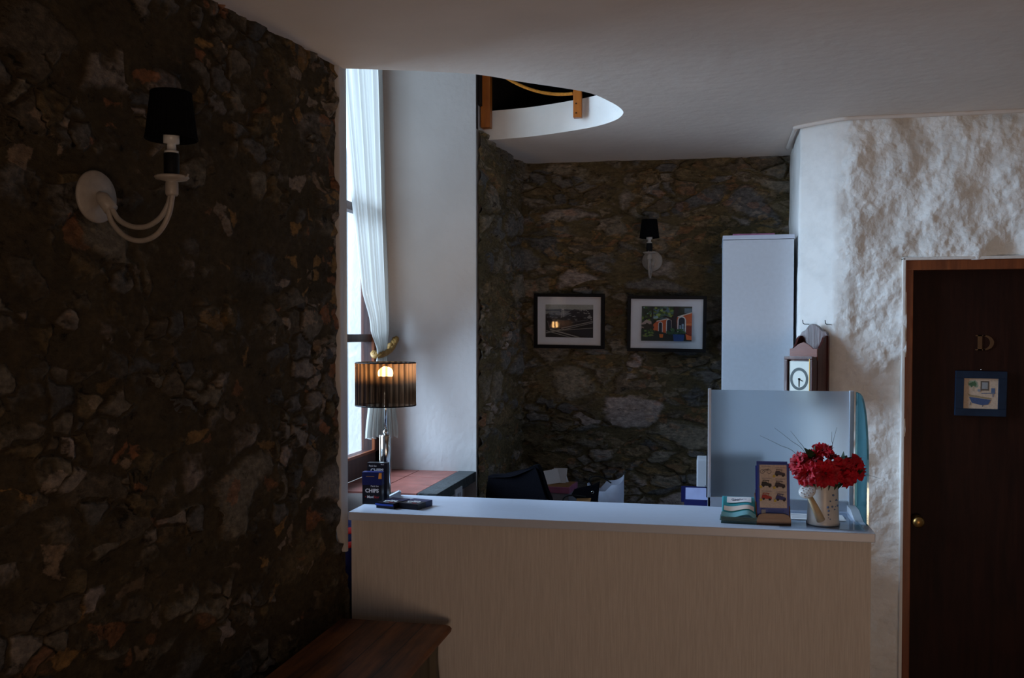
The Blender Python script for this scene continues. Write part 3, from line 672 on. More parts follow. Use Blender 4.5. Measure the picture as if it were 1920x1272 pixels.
sh += [('8fa3b5', rect(.755, .79, .36, .46)), ('8fa3b5', rect(.80, .84, .30, .50)), ('1a2433', line(.797, .24, .797, .62, .008)), ('1a2433', line(.73, .42, .87, .42, .008)),
       ('241a1c', [(.60, .20), (.72, .20), (.70, .60), (.74, 1), (.66, 1), (.62, .66), (.48, .74), (.47, .70), (.60, .60)]), ('1c1f1a', [(.20, .2), (.24, .2), (.23, 1), (.20, 1)]),
       ('2a2418', blob(.13, .42, .12, .10, 14, .5, 9)), ('16201a', [(0, .34), (.30, .30), (.52, .22), (.9, .24), (.92, .10), (1, .05), (1, 0), (0, 0)])]
for i in range(26): sh.append((rr.choice(['35502a', '5f7a38', '1e3022', '6f6f40']), blob(rr.uniform(.02, .26), rr.uniform(.14, .36), .03, .03, 8, .4, i)))
for i in range(16): sh.append((rr.choice(['2b4a2c', '1d3a26', '3c6038']), blob(rr.uniform(.52, .86), rr.uniform(.16, .36), .04, .04, 8, .4, i)))
sh += [('1c4076', [(.63, .20), (.86, .20), (.84, 0), (.65, 0)]), ('c8641c', [(.36, .20), (.44, .20), (.43, .10), (.37, .10)]), ('d8602a', [(.88, .22), (1, .14), (1, .04), (.90, .05)])]
frame_pic((-.213, 4.750, 1.636), math.radians(0.2), math.radians(4.0), math.radians(.9), .387, .279, 0, (.247, .172, .054),
          'black-framed colour picture of an orange building with arches, nearest the tall cabinet', sh, .0165)

# ------------------------------------------------------------ counter
ct = empty('reception_counter', (-.35, 3.16, 0), 0, 'long white reception counter with pale woven front running across the room', 'counter')
b = MB(); b.box(-.845, .842, -.180, .185, 1.092, 1.12, .0025); b.build('counter_top', M['white_lam'], ct, label='smooth bluish-white top')
b = MB(); b.box(-.838, .832, -.168, -.145, 0, 1.092); b.box(-.838, -.81, -.145, .17, 0, 1.092); b.box(.808, .830, -.145, .17, 0, 1.092); b.build('front_panel', M['counter_front'], ct)
b = MB(); b.box(-.81, .808, -.145, .16, .70, .72); b.build('shelf', M['white_lam'], ct)

# frosted screen and side pane
fs = empty('frosted_screen', (.238, 3.345, 1.12), 0, 'blue frosted glass screen with pale frame standing at the back of the counter right end', 'screen')
b = MB(); b.quad([(-.236, 0, .03), (.236, 0, .03), (.236, 0, .408), (-.236, 0, .408)]); b.build('glass_panel', M['frost'], fs, recalc=False)
b = MB(); b.box(-.243, -.232, -.010, .010, 0, .412, .002); b.box(.226, .240, -.012, .010, 0, .410, .002); b.box(-.243, .240, -.010, .010, 0, .034, .002); b.build('frame', M['cab'], fs)
sp = empty('glass_partition', (.488, 3.25, 1.12), 0, 'teal glass pane with a rounded front corner standing on the counter right edge', 'glass pane')
pr = [(-.150, .0), (-.150, .10), (-.145, .19), (-.130, .27), (-.095, .34), (-.04, .385), (.02, .402), (.10, .405), (.10, 0)]
prs = [(p.x, p.y) for p in smooth_pts([(a, c, 0) for a, c in pr[:-1]], 5)] + [(.10, 0)]
b = MB(); b.prism(prs, 0, -.003, .003); b.build('pane', M['teal'], sp)
b = MB(); b.prism([(-.10, 0), (.09, 0), (.09, .022), (.0, .022)], 0, -.030, -.004); b.build('base_rail', M['whiteplastic'], sp, label='white clamp rail')

# ------------------------------------------------------------ table lamp
lp = empty('table_lamp', (-1.168, 3.285, 1.12), 0, 'lit chrome table lamp with black pleated organza drum shade on the counter left end', 'lamp')
b = MB(); b.lathe([(.055, 0), (.056, .006), (.052, .011), (.02, .014), (0, .014)], 40); b.build('base', M['chrome'], lp)
b = MB(); b.lathe([(.0185, .012), (.0185, .226), (.0165, .23), (.010, .231), (0, .231)], 32)
b.lathe([(.0025, .02), (.0025, .23)], 10, mtx=Matrix.Translation((-.0195, -.006, 0)))
b.ball((0, 0, .240), .0105); b.tube([(0, 0, .245), (0, 0, .42)], .0065, 16); b.build('stem', M['chrome'], lp)
b = MB(); pleated(b, .1085, .1085, .340, .497, 30, .0035); sh_ = b.build('lamp_shade', M['organza'], lp)
b = MB(); b.lathe([(.1112, .338), (.1128, .340), (.1112, .3425)], 48, cap=False); b.build('shade_ring', M['black'], lp)
b = MB(); b.lathe([(.1092, .4945), (.1108, .497), (.1092, .499)], 48, cap=False)
for k in range(3):
    a = k * 2.094 + .4; b.tube([(0, 0, .492), (.108 * math.cos(a), .108 * math.sin(a), .495)], .0012, 6)
b.build('shade_ring', M['black'], lp)
b = MB(); b.lathe([(.012, .40), (.014, .425), (.055, .443), (.060, .449), (.052, .446), (0, .434)], 32); b.build('socket', M['black'], lp)  # socket flares into a cup added to shadow the lower half of the shade
b = MB(); b.ball((0, 0, .458), .028, sc_=(1, 1, .9)); b.build('bulb', M['bulb'], lp)
# ------------------------------------------------------------ snack packs
def pack(name, loc, rotz, label, w_, d_, h_, lying, top_blue):
    t = empty(name, loc, rotz, label, 'box', 'packs of chips on the counter')
    if not lying:
        b = MB(); b.box(-w_/2, w_/2, 0, d_, 0, h_, .0008); b.build('carton', M['packblack'], t)
        if top_blue:
            b = MB(); b.box(-w_/2 - .0003, w_/2 + .0003, -.0004, d_ + .0003, h_ * .60, h_ + .0004); b.build('band', M['navy'], t, label='dark blue upper band')
            b = MB(); b.prism([(w_ * .33, h_ * .80), (w_ * .5, h_ * .80), (w_ * .5, h_ * .98), (w_ * .36, h_ * .98)], 1, -.001, -.0003); b.build('emblem', M['orange'], t, label='orange emblem')
            b = MB(); b.box(-w_ * .30, w_ * .12, -.001, -.0003, h_ * .86, h_ * .875); b.build('red_line', M['tan'], t)
        zz = h_ * (.42 if top_blue else .80)
        text('CHIPS', .0185, Matrix.Translation((0, -.0006, zz)) @ FRONT, M['paper'], t, bold=.0006)
        text('Pack fun', .0085, Matrix.Translation((.010 if top_blue else -.016, -.0006, zz + .0165)) @ FRONT, M['paper'], t)
        if top_blue:
            text('Movi', .012, Matrix.Translation((-.006, -.0006, zz - .022)) @ FRONT, M['paper'], t, bold=.0003)
            text('+', .011, Matrix.Translation((-.023, -.0006, zz - .022)) @ FRONT, M['red'], t)
            text('Star', .012, Matrix.Translation((.017, -.0006, zz - .022)) @ FRONT, M['red'], t)
        else: text('Movi', .006, Matrix.Translation((.020, -.0006, zz + .022)) @ FRONT, M['paper'], t)
    else:
        b = MB(); b.box(-w_/2, w_/2, 0, d_, 0, h_, .0008); b.build('carton', M['packblack'], t)
        b = MB(); b.box(-w_/2 - .0003, w_/2 + .0003, d_ * .55, d_ + .0003, .001, h_ + .0005); b.build('band', M['navy'], t, label='dark blue band')
        text('CHIPS', .0185, Matrix.Translation((0, d_ * .36, h_ + .0008)), M['paper'], t, bold=.0006)
        text('Pack fun', .0085, Matrix.Translation((.006, d_ * .55 - .004, h_ + .0012)), M['paper'], t)
        text('Movi', .011, Matrix.Translation((-.006, d_ * .15, h_ + .0008)), M['paper'], t)
        text('Star', .011, Matrix.Translation((.016, d_ * .15, h_ + .0008)), M['red'], t)
    return t
pack('chip_pack', (-1.167, 3.135, 1.12), math.radians(4), 'upright black and blue pack reading CHIPS at the front, left of the lamp', .071, .030, .113, False, True)
pack('chip_pack', (-1.166, 3.185, 1.12), math.radians(2), 'taller upright black pack reading CHIPS behind the blue-topped pack', .074, .028, .140, False, False)
pack('chip_pack', (-1.093, 3.062, 1.12), math.radians(-14), 'left of two packs lying flat, bright blue front edge', .072, .105, .020, True, True)
pack('chip_pack', (-1.010, 3.066, 1.12), math.radians(-14), 'right of two packs lying flat, all black front edge', .074, .098, .020, True, False)
b = MB(); b.box(-1.129, -1.056, 3.0555, 3.058, 1.131, 1.137, mtx=Matrix.Translation((-1.093, 3.062, 0)) @ Matrix.Rotation(math.radians(-14), 4, 'Z') @ Matrix.Translation((1.093, -3.062, 0)))
o = b.build('edge_stripe', M['bookblue']); pk = [x for x in C.objects if x.name == 'chip_pack.002'][0]
bpy.context.view_layer.update(); o.parent = pk; o.matrix_parent_inverse = pk.matrix_world.inverted()
b = MB(); b.prism([(-.022, 0), (.020, 0), (.026, .028), (.018, .030), (-.022, .010)], 1, 0, .030)
o = b.build('card_holder', M['whiteplastic'], label='small white plastic card holder beside the lamp base', cat='card holder'); o.location = (-1.120, 3.235, 1.12); o.rotation_euler = (0, 0, math.radians(20))

# ------------------------------------------------------------ curtain and tieback
def curtain_f(u, v):
    # v: 0 top .. 1 bottom
    z = 4.3 + (1.285 - 4.3) * v
    ks = [(4.3, (-1.405, 3.10), (-1.432, 3.965), 1), (2.85, (-1.402, 3.38), (-1.436, 3.965), .9), (2.25, (-1.402, 3.53), (-1.425, 3.96), .75), (1.93, (-1.408, 3.64), (-1.405, 3.94), .6), (1.75, (-1.412, 3.755), (-1.392, 3.915), .45),
          (1.64, (-1.410, 3.835), (-1.385, 3.885), .25), (1.58, (-1.412, 3.815), (-1.378, 3.885), .3), (1.45, (-1.415, 3.74), (-1.335, 3.86), .6), (1.285, (-1.420, 3.715), (-1.305, 3.83), .8)]
    for a, c in zip(ks, ks[1:]):
        if a[0] >= z >= c[0] - 1e-6:
            t = (a[0] - z) / (a[0] - c[0]); t = t * t * (3 - 2 * t) if a[0] < 2 else t
            A = Vector(a[1]).lerp(Vector(c[1]), t); B = Vector(a[2]).lerp(Vector(c[2]), t); k = a[3] + (c[3] - a[3]) * t
            break
    d = B - A; n = Vector((-d.y, d.x)).normalized()
    if n.x < 0: n = -n
    ph = u * 2 * PI * 8 + .8 * math.sin(u * 9 + z * .7)
    off = (.021 * math.sin(ph) + .006 * math.sin(ph * 2.3 + z * 2)) * max(.25, k) + .012
    p = A + d * u + n * off
    if z < 1.3: z += .004 * math.sin(u * 40)
    return (p.x, min(p.y, 3.975), z)
cu = empty('window_curtain', (-1.42, 3.7, 1.29), 0, 'long white curtain gathered to the side of the tall window', 'curtain')
b = MB(); b.sheet(curtain_f, 110, 120); o = b.build('drape', M['curtain'], recalc=False); o.parent = cu; o.matrix_parent_inverse = Matrix.Translation((-1.42, 3.7, 1.29)).inverted()
b = MB(); tt = [(-1.37, 3.985, 1.70), (-1.365, 3.95, 1.685), (-1.368, 3.905, 1.655), (-1.385, 3.85, 1.635), (-1.410, 3.835, 1.632), (-1.425, 3.86, 1.64)]
q = smooth_pts(tt, 10)
for k in range(3):
    b.tube([p + Vector((.0075 * math.sin(i * .5 + k * 2.09), .006 * math.cos(i * .5 + k * 2.09), .006 * math.cos(i * .5 + k * 2.09))) for i, p in enumerate(q)], .0095, 8)
b.ball((-1.372, 3.925, 1.668), .017); o = b.build('tieback', M['goldrope'], label='twisted gold rope tieback'); o.parent = cu; o.matrix_parent_inverse = Matrix.Translation((-1.42, 3.7, 1.29)).inverted()

# ------------------------------------------------------------ wall socket on the ledge side
ws = empty('wall_socket', (-1.015, 3.70, 1.038), 0, 'white power socket on the side of the tiled window ledge', 'socket')
b = MB(); b.box(0, .014, -.055, .055, 0, .055, .003); b.build('cover_plate', M['whiteplastic'], ws)
b = MB(); b.box(.012, .016, -.022, -.008, .02, .034); b.box(.012, .016, .008, .022, .02, .034); b.build('outlet', M['greybox'], ws)

# ------------------------------------------------------------ office chair behind the counter
oc = empty('office_chair', (-.80, 4.02, 0), math.radians(-6), 'black office chair behind the counter, its back draped in black cloth', 'chair')
b = MB(); b.box(-.17, .17, -.08, .20, .50, .57, .02, 3); b.build('seat', M['blackcloth'], oc)
out = [(-.150, .62), (-.150, .98), (-.138, 1.085), (-.125, 1.108), (-.03, 1.118), (.03, 1.140), (.075, 1.160), (.096, 1.150), (.125, 1.06), (.155, .95), (.165, .62)]
def bend(b, k=.9):
    for v in b.bm.verts: v.co.y += k * (v.co.x ** 2) - .10 + (.10 if False else 0)
b = MB()
oo = [(p.x, p.y) for p in smooth_pts([(a, c, 0) for a, c in out], 4)]
b.prism([(x * .93, min(z, 1.16) - .01) for x, z in oo], 1, .02, .06, bev=.008); bend(b); b.build('backrest', M['blackcloth'], oc)
b = MB(); b.prism([(x, z) for x, z in oo if z > .7], 1, .008, .07, bev=.01); bend(b); b.build('draped_cloth', M['blackcloth'], oc)
b = MB(); b.tube([(0, .05, .12), (0, .05, .50)], .025, 16); b.box(-.03, .03, -.06, .05, .46, .50); b.box(-.03, .03, -.075, -.045, .46, .75); b.build('column', M['black'], oc)
for k in range(5):
    a = k * 2 * PI / 5
    b = MB(); b.tube([(0, .05, .12), (.17 * math.cos(a), .05 + .15 * math.sin(a), .07)], [.022, .014], 8); lg = b.build('leg', M['black'], oc)
    b = MB(); b.lathe([(0, -.012), (.028, -.012), (.028, .012), (0, .012)], 16, mtx=Matrix.Translation((.17 * math.cos(a), .05 + .15 * math.sin(a), .029)) @ Matrix.Rotation(PI / 2, 4, 'X')); b.build('caster', M['black'], lg)

# low side table with box, papers and bags
st_ = empty('side_table', (-.60, 4.47, 0), 0, 'low white table against the back stone wall holding box and bags', 'table')
b = MB(); b.box(-.20, .30, -.20, .20, .72, .75, .003); b.build('table_top', M['white_lam'], st_)
for sx_ in (-.18, .28):
    for sy_ in (-.18, .18): b = MB(); b.box(sx_ - .015, sx_ + .015, sy_ - .015, sy_ + .015, 0, .72); b.build('leg', M['white_lam'], st_)
bx = empty('storage_box', (-.705, 4.42, .75), math.radians(-4), 'grey storage box with pink-rimmed lid behind the black chair', 'box')
b = MB(); b.box(-.08, .055, -.02, .16, 0, .215, .003); b.build('body', M['greybox'], bx)
b = MB(); b.box(-.085, .060, -.025, .165, .215, .245, .003); b.build('lid', M['pink'], bx, label='dusty pink lid rim')
b = MB(); b.box(-.078, .052, -.015, .155, .2452, .2465); b.build('lid_panel', M['tan'], bx)
for k, (x, y, r, tl) in enumerate([(-.735, 4.47, 20, 35), (-.715, 4.50, -10, 25), (-.700, 4.52, 40, 40)]):
    b = MB(); b.box(-.035, .035, -.001, .001, 0, .075); o = b.build('paper_sheet', M['paper'], label=['crumpled paper sheet leaning out of the box behind the chair', 'second loose paper behind the leaning sheet on the box', 'small paper slip farthest right on the box'][k], cat='paper', group='papers on the storage box')
    o.location = (x, y, .999); o.rotation_euler = (math.radians(-tl), math.radians(6 * k - 8), math.radians(r))
# white carrier bag
cb = empty('carrier_bag', (-.475, 4.40, .75), 0, 'open white paper carrier bag behind the black handbag', 'bag')
b = MB()
def bagf(u, v):
    a = u * 2 * PI; k = 1 + .12 * v + .03 * math.sin(5 * a + 3 * v)
    ca, sa = math.cos(a), math.sin(a); e = .4
    x = .075 * k * math.copysign(abs(ca) ** e, ca); y = .05 * k * math.copysign(abs(sa) ** e, sa)
    return (x, y, .29 * v + (.018 * math.sin(a * 2 + 1) if v > .9 else 0) - (.035 * (x < 0) * v))
b.sheet(bagf, 64, 14); b.box(-.07, .07, -.045, .045, 0, .004); b.build('bag_body', M['bagwhite'], cb)
b = MB(); b.tube(smooth_pts([(-.05, -.052, .25), (-.07, -.06, .30), (-.02, -.06, .31), (.03, -.052, .28)], 6), .003, 6); b.build('bag_handle', M['black'], cb)
hb = empty('handbag', (-.565, 4.27, .75), math.radians(8), 'black handbag with tan lining and ring clasp on the side table', 'bag')
b = MB(); b.prism([(-.075, 0), (.075, 0), (.070, .20), (-.085, .19)], 1, -.03, .05, bev=.012); b.build('body', M['blackcloth'], hb)
b = MB(); b.prism([(-.055, .235), (-.040, .262), (.055, .285), (.075, .300), (.066, .20), (-.02, .21)], 1, -.02, .0, bev=.004); b.build('flap', M['blackcloth'], hb)
b = MB(); b.prism([(-.035, .195), (.03, .200), (.035, .225), (-.03, .222)], 1, -.034, -.028); b.build('lining', M['tan'], hb, label='tan lining edge')
b = MB(); b.lathe([(.005, 0), (.0075, .001), (.005, .002)], 16, mtx=Matrix.Translation((.042, -.021, .250)) @ Matrix.Rotation(PI / 2, 4, 'X'), cap=False); b.build('clasp', M['chrome'], hb)
b = MB(); b.tube(smooth_pts([(-.060, -.032, .185), (-.092, -.045, .205), (-.085, -.05, .232), (-.05, -.05, .240), (.01, -.04, .232)], 6), .0035, 8); b.build('strap', M['black'], hb)

# ------------------------------------------------------------ desk behind the screen
dk = empty('desk', (.10, 3.80, 0), 0, 'white desk behind the frosted screen', 'desk')
b = MB(); b.prism([(-.185, -.16), (.23, -.16), (.23, .30), (-.155, .30)], 2, 1.02, 1.045, bev=.002); b.build('desk_top', M['white_lam'], dk)
b = MB(); b.box(-.13, -.11, -.13, .28, 0, 1.02); b.box(.20, .22, -.13, .28, 0, 1.02); b.build('side_panel', M['white_lam'], dk)
cl = empty('desk_calendar', (-.045, 3.72, 1.045), 0, 'blue spiral desk calendar leaning on the white desk', 'calendar')
b = MB(); b.box(-.062, .062, -.004, .004, .02, .082, mtx=Matrix.Rotation(math.radians(-18), 4, 'X')); b.prism([(-.02, 0), (.05, 0), (.02, .05)], 0, -.05, .05); b.build('easel', M['navy'], cl)
b = MB(); b.box(-.045, .058, -.006, -.0045, .030, .076, mtx=Matrix.Rotation(math.radians(-18), 4, 'X')); b.build('page', M['bluepage'], cl, label='pale blue page')
for zz in (.082, .022):
    b = MB()
    for k in range(3): b.lathe([(.006, 0), (.0075, .001), (.006, .002)], 14, mtx=Matrix.Rotation(math.radians(-18), 4, 'X') @ Matrix.Translation((.030 + k * .010, -.002, zz)) @ Matrix.Rotation(PI / 2, 4, 'Y'), cap=False)
    b.build('spiral', M['black'], cl)
pb = empty('card_printer', (.005, 3.93, 1.045), 0, 'white boxy printer at the back of the white desk', 'printer')
b = MB(); b.box(-.055, .06, -.03, .10, 0, .165, .006); b.build('housing', M['whiteplastic'], pb)
b = MB(); b.prism([(-.075, 0), (-.03, 0), (-.03, .05)], 0, -.055, .06); b.build('paper_tray', M['greybox'], pb)
mo = empty('monitor', (.075, 3.60, 1.045), 0, 'black monitor edge-on behind the frosted screen', 'monitor')
b = MB(); b.box(-.085, .12, 0, .02, .06, .235, .003); b.build('screen', M['black'], mo)
b = MB(); b.box(-.02, .06, .02, .035, 0, .1); b.box(-.05, .09, -.03, .08, 0, .006); b.build('stand', M['black'], mo)

# ------------------------------------------------------------ white tall cabinet
cbn = empty('tall_cabinet', (.2055, 4.25, 0), 0, 'tall narrow white cabinet against the rough white wall', 'cabinet')
b = MB(); b.box(-.150, .1475, .018, .40, 0, 2.138, .001); b.build('body', M['cab'], cbn)
b = MB(); b.box(-.150, .150, 0, .017, .05, 2.136, .001); b.build('door', M['cab'], cbn)
b = MB(); b.box(-.152, .152, -.004, .40, 2.138, 2.156, .001); b.build('top_board', M['white_lam'], cbn)
b = MB(); b.box(-.11, .07, .05, .25, 0, .012, .002); o = b.build('flat_box', M['pink'], label='thin pinkish flat box lying on top of the tall white cabinet', cat='box'); o.location = (.2075, 4.25, 2.156)

# ------------------------------------------------------------ wall clock with letter rack on the angled wall
nx, ny = -.57, -.822
ck = empty('wall_clock', (.4365 - .006, 4.087 - .009, 1.44), math.atan2(-.57, .822), 'dark wooden clock with letter rack hanging on the bright white wall above the screen', 'clock')
# local: +X along the wall (to the right), -Y towards the room
b = MB()
bb = [(-.062, 0), (.066, 0), (.066, .275), (.058, .290), (.040, .297), (.022, .315), (.0, .325), (-.020, .318), (-.036, .300), (-.052, .291), (-.062, .275)]
b.prism([(p.x, p.y) for p in smooth_pts([(a, c, 0) for a, c in bb[2:]], 4)] + bb[:2], 1, -.022, -.006, bev=.002); b.build('back_board', M['clockwood'], ck)
for sx_ in (-.060, .053):
    b = MB(); b.prism([(-.020, 0), (-.095, 0), (-.095, .222), (-.080, .225), (-.060, .245), (-.045, .268), (-.030, .276), (-.020, .276)], 0, sx_, sx_ + .009); b.build('side_panel', M['clockwood'], ck)
b = MB(); fr_ = [(-.062, .175), (.062, .175), (.062, .222), (.045, .222), (.025, .238), (0, .250), (-.025, .240), (-.045, .224), (-.062, .222)]
b.prism(fr_, 1, -.100, -.092, bev=.0015); b.build('letter_pocket', M['clockfront'], ck, label='reddish arched front board')
b = MB(); b.box(-.060, .060, -.128, -.02, 0, .190, .002)
w2 = .064
b.box(-w2, w2, -.140, -.128, .178, .192, .003); b.box(-w2, w2, -.140, -.128, 0, .016, .003); b.box(-w2, -w2 + .016, -.140, -.128, .016, .178, .003); b.box(w2 - .016, w2, -.140, -.128, .016, .178, .003)
b.build('clock_case', M['clockwood'], ck)
b = MB(); b.box(-.046, .046, -.131, -.1285, .022, .172); b.build('dial', M['dial'], ck)
b = MB(); R = Matrix.Translation((0, -.1312, .100)) @ Matrix.Rotation(PI / 2, 4, 'X')
b.lathe([(.030, 0), (.030, .0008), (.040, .0008), (.040, 0)], 40, mtx=R, cap=False, sy=1.15, smooth=False); b.build('hour_ring', M['dialring'], ck)
b = MB(); b.prism([(-.0018, .10), (.0018, .10), (.0012, .068), (-.0012, .068)], 1, -.1335, -.1328); b.prism([(0, .0975), (-.001, .102), (.016, .093), (.015, .090)], 1, -.1335, -.1328); b.ball((0, -.133, .10), .004)
b.build('clock_hands', M['black'], ck)
b = MB(); b.box(w2 - .015, w2 - .012, -.1415, -.139, .012, .182); b.build('inlay', M['brass'], ck)
for k, (x, y, z) in enumerate([(.390, 4.105, 1.768), (.473, 4.047, 1.766)]):
    b = MB(); n_ = Vector((nx, ny, 0)); q = Vector((x, y, z))
    b.tube([q - n_ * .03 + Vector((0, 0, -.004)), q + n_ * .004 + Vector((0, 0, -.004)), q + n_ * .016 + Vector((0, 0, .0)), q + n_ * .020 + Vector((0, 0, .014))], .0018, 6)
    b.build('wall_hook', M['black'], label=['left small black wire hook in the white wall above the clock', 'right small black wire hook in the white wall above the clock'][k], cat='hook', group='hooks above the clock')

# ------------------------------------------------------------ leaflet stack
ls = empty('leaflet_stack', (.093, 3.045, 1.12), math.radians(-2), 'low stack of teal leaflets with curled corners beside the brochure holder', 'leaflets')
b = MB()
for k in range(7):
    dx = rr.uniform(-.003, .003); b.box(-.056 + dx, .056 + dx, 0, .085, k * .0032, k * .0032 + .0022)
b.build('lower_leaflets', mat('tealdark', (.05, .13, .13, 1), .5), ls)
def lf(u, v):
    return (-.053 + .106 * u, .002 + .075 * v, .024 + .050 * v + .008 * math.sin(v * PI) - .006 * (1 - v) * math.sin(u * 2 * PI) - .010 * (u > .8) * (u - .8) * 5 * (1 - v))
b = MB(); b.sheet(lf, 20, 14); o = b.build('cover_leaflet', M['tealpaper'], ls); o.modifiers.new('s', 'SOLIDIFY').thickness = .002
b = MB(); b.sheet(lambda u, v: Vector(lf(.14 + .72 * u, .56 + .38 * v)) + Vector((0, -.0015, .0016)), 8, 6); b.build('title_card', M['paper'], ls)
b = MB(); b.sheet(lambda u, v: Vector(lf(.06 + .88 * u, .22 + .18 * v)) + Vector((0, -.0015, .0016)), 12, 6); b.build('picture_band', M['creampaper'], ls)
b = MB(); b.sheet(lambda u, v: Vector(lf(.0 + 1 * u, .0 + .16 * v)) + Vector((0, -.001, .0012)), 14, 4); b.build('curled_edge', M['tealpale'], ls)
text('GHOST', .0125, Matrix.Translation((0, .053, .0675)) @ Matrix.Rotation(math.radians(34), 4, 'X'), M['navy'], ls, sx=1.15)

# ------------------------------------------------------------ brochure holder with brochures
hd = empty('brochure_holder', (.200, 3.045, 1.12), math.radians(3), 'small glossy brown wooden holder for blue brochures on the counter', 'holder')
b = MB()
b.box(-.053, .053, 0, .075, 0, .006, .001)
b.prism([(-.053, 0), (.053, 0), (.053, .018), (.045, .032), (.030, .037), (-.030, .037), (-.045, .032), (-.053, .018)], 1, 0, .006, bev=.0015); b.build('base', M['holder'], hd)
for xs in (.049, -.053): b = MB(); b.prism([(.006, 0), (.075, 0), (.075, .085), (.060, .092), (.030, .060)], 0, xs, xs + .004); b.build('side', M['holder'], hd)
b = MB(); b.box(-.05, .05, .070, .075, 0, .10); b.build('back', M['holder'], hd)
LEAN = Matrix.Rotation(math.radians(-9), 4, 'X')
def brochure(dy, dz, dx, label, detail):
    t = empty('brochure', (.200 + dx, 3.054 + dy, 1.1265), math.radians(3), label, 'brochure', 'brochures in the wooden holder')
    b = MB(); b.box(-.0475, .0475, 0, .0016, 0, .180 + dz, mtx=LEAN); b.build('cover', M['bookblue'], t)
    if detail:
        H = .180 + dz
        items = [('c9bdb4', rect(.06, .94, .25, .975))]
        cols = [('3a3440', '3a3440'), ('2c2c30', '3c3a4a'), ('a32b24', '2d3a80')]
        cells = [(.26, .86), (.72, .84), (.28, .655), (.72, .645), (.28, .435), (.74, .425)]
        for k, (cx, cy) in enumerate(cells):
            c = ['504a58', '3c3648', '23262a', '352c38', 'a8302a', '2f3678'][k]
            if k == 0:
                for dx_ in (-.11, .11): items += [(c, blob(cx + dx_, cy, .075, .036, 16, 0)), ('c9bdb4', blob(cx + dx_, cy, .060, .028, 16, 0))]
                items += [(c, line(cx - .11, cy, cx - .03, cy + .035, .009)), (c, line(cx - .03, cy + .035, cx + .08, cy + .035, .009)), (c, line(cx - .03, cy, cx + .09, cy + .05, .009)), (c, line(cx + .09, cy + .055, cx + .11, cy, .009))]
            else:
                items += [(c, [(cx - .17, cy - .03), (cx + .17, cy - .045), (cx + .16, cy), (cx + .05, cy + .012), (cx - .02, cy + .035), (cx - .14, cy + .03)]), (c, line(cx - .13, cy + .058, cx + .09, cy + .052, .009)), (c, line(cx - .10, cy + .055, cx - .12, cy, .01)), (c, line(cx + .06, cy + .055, cx + .06, cy, .01)),
                          ('1c1a20', blob(cx - .10, cy - .036, .042, .020, 12, 0)), ('1c1a20', blob(cx + .10, cy - .044, .042, .020, 12, 0)), ('c8b040', blob(cx - .19, cy - .055, .045, .022, 12, 0))]
            items.append(('a39aa0', rect(cx - .15, cx + .17, cy + .084, cy + .091)))
        for k in range(5): items.append(('4a66b8', rect(.32, .85, .20 - k * .022, .207 - k * .022)))
        items.append(('8a8f98', rect(.10, .24, .08, .22)))
        o = art('cover_print', .095, H, items, t, y=-.0004); o.data.transform(LEAN)
    return t
brochure(.0, .006, .0, 'front blue brochure with photos of a bicycle and buggies', True)
brochure(.006, .012, -.003, 'plain blue brochure directly behind the illustrated front one', False)
brochure(.012, .004, .004, 'plain blue brochure third in the holder, shifted right', False)
brochure(.018, -.004, -.006, 'plain blue brochure fourth in the holder, shifted left', False)
brochure(.026, -.01, .005, 'rearmost plain blue brochure in the holder', False)

# ------------------------------------------------------------ clear tray, watering can, flowers
b = MB(); b.box(.215, .465, 3.005, 3.30, 1.120, 1.124, .001); b.build('acrylic_sheet', M['clear'], label='clear acrylic sheet under the white watering can', cat='sheet')
b = MB(); b.box(-.09, .09, 0, .10, 0, .0006); o = b.build('paper_sheet', M['paper'], label='white printed sheet lying on the acrylic behind the can', cat='paper'); o.location = (.34, 3.14, 1.1242)
for k in range(4):
    b = MB(); b.box(-.075, .03 - .01 * k, .02 + k * .018, .024 + k * .018, .0006, .0009); x = b.build('print_line', M['greybox'], o)
CAN = Vector((.352, 3.085, 1.124))
wc = empty('watering_can', CAN, 0, 'white enamel watering can with blue floral marks holding red flowers', 'watering can')
b = MB(); b.lathe([(.050, 0), (.0515, .003), (.049, .012), (.0465, .07), (.0455, .125), (.0475, .134), (.0465, .1345), (.0445, .126), (.045, .02), (0, .01)], 48); b.build('can_body', M['enamel'], wc)
b = MB(); b.tube([(-.012, -.050, .020), (-.030, -.062, .060), (-.050, -.072, .100)], [.0135, .011, .008], 16); b.build('spout', M['spout'], wc, label='yellowish tapered spout')
ax = Vector((-.30, -.70, .62)).normalized(); Rr = Matrix.Translation((-.055, -.074, .112)) @ ax.to_track_quat('Z', 'Y').to_matrix().to_4x4()
b = MB(); b.lathe([(.007, -.012), (.025, .000), (.0265, .002), (.024, .004), (0, .006)], 32, mtx=Rr); b.build('rose', M['enamel'], wc)
b = MB()
for k in range(16):
    a = k * 2.4; r_ = .021 * math.sqrt((k + .5) / 16); b.ball((r_ * math.cos(a), r_ * math.sin(a), .0055), .0018, mtx=Rr, u=8, v=6)
b.build('rose_holes', M['greybox'], wc)
b = MB(); b.tube(smooth_pts([(.010, .045, .115), (.015, .075, .12), (.018, .090, .08), (.015, .075, .035), (.010, .047, .03)], 6), .004, 8); b.build('handle', M['enamel'], wc)
b = MB()
for k in range(16):
    zc = rr.choice([.035, .085, .05]) + rr.uniform(-.014, .014); a = math.radians(rr.choice([-62, -48, -40, -75]) + rr.uniform(-9, 9)); R0 = .0492 - .0035 * zc / .12
    p = Vector((R0 * math.cos(a), R0 * math.sin(a), zc)); b.ball(p, rr.uniform(.0015, .004), sc_=(1, 1, 1), u=8, v=6)
b.build('floral_marks', M['florblue'], wc)
b = MB(); b.mi = 0
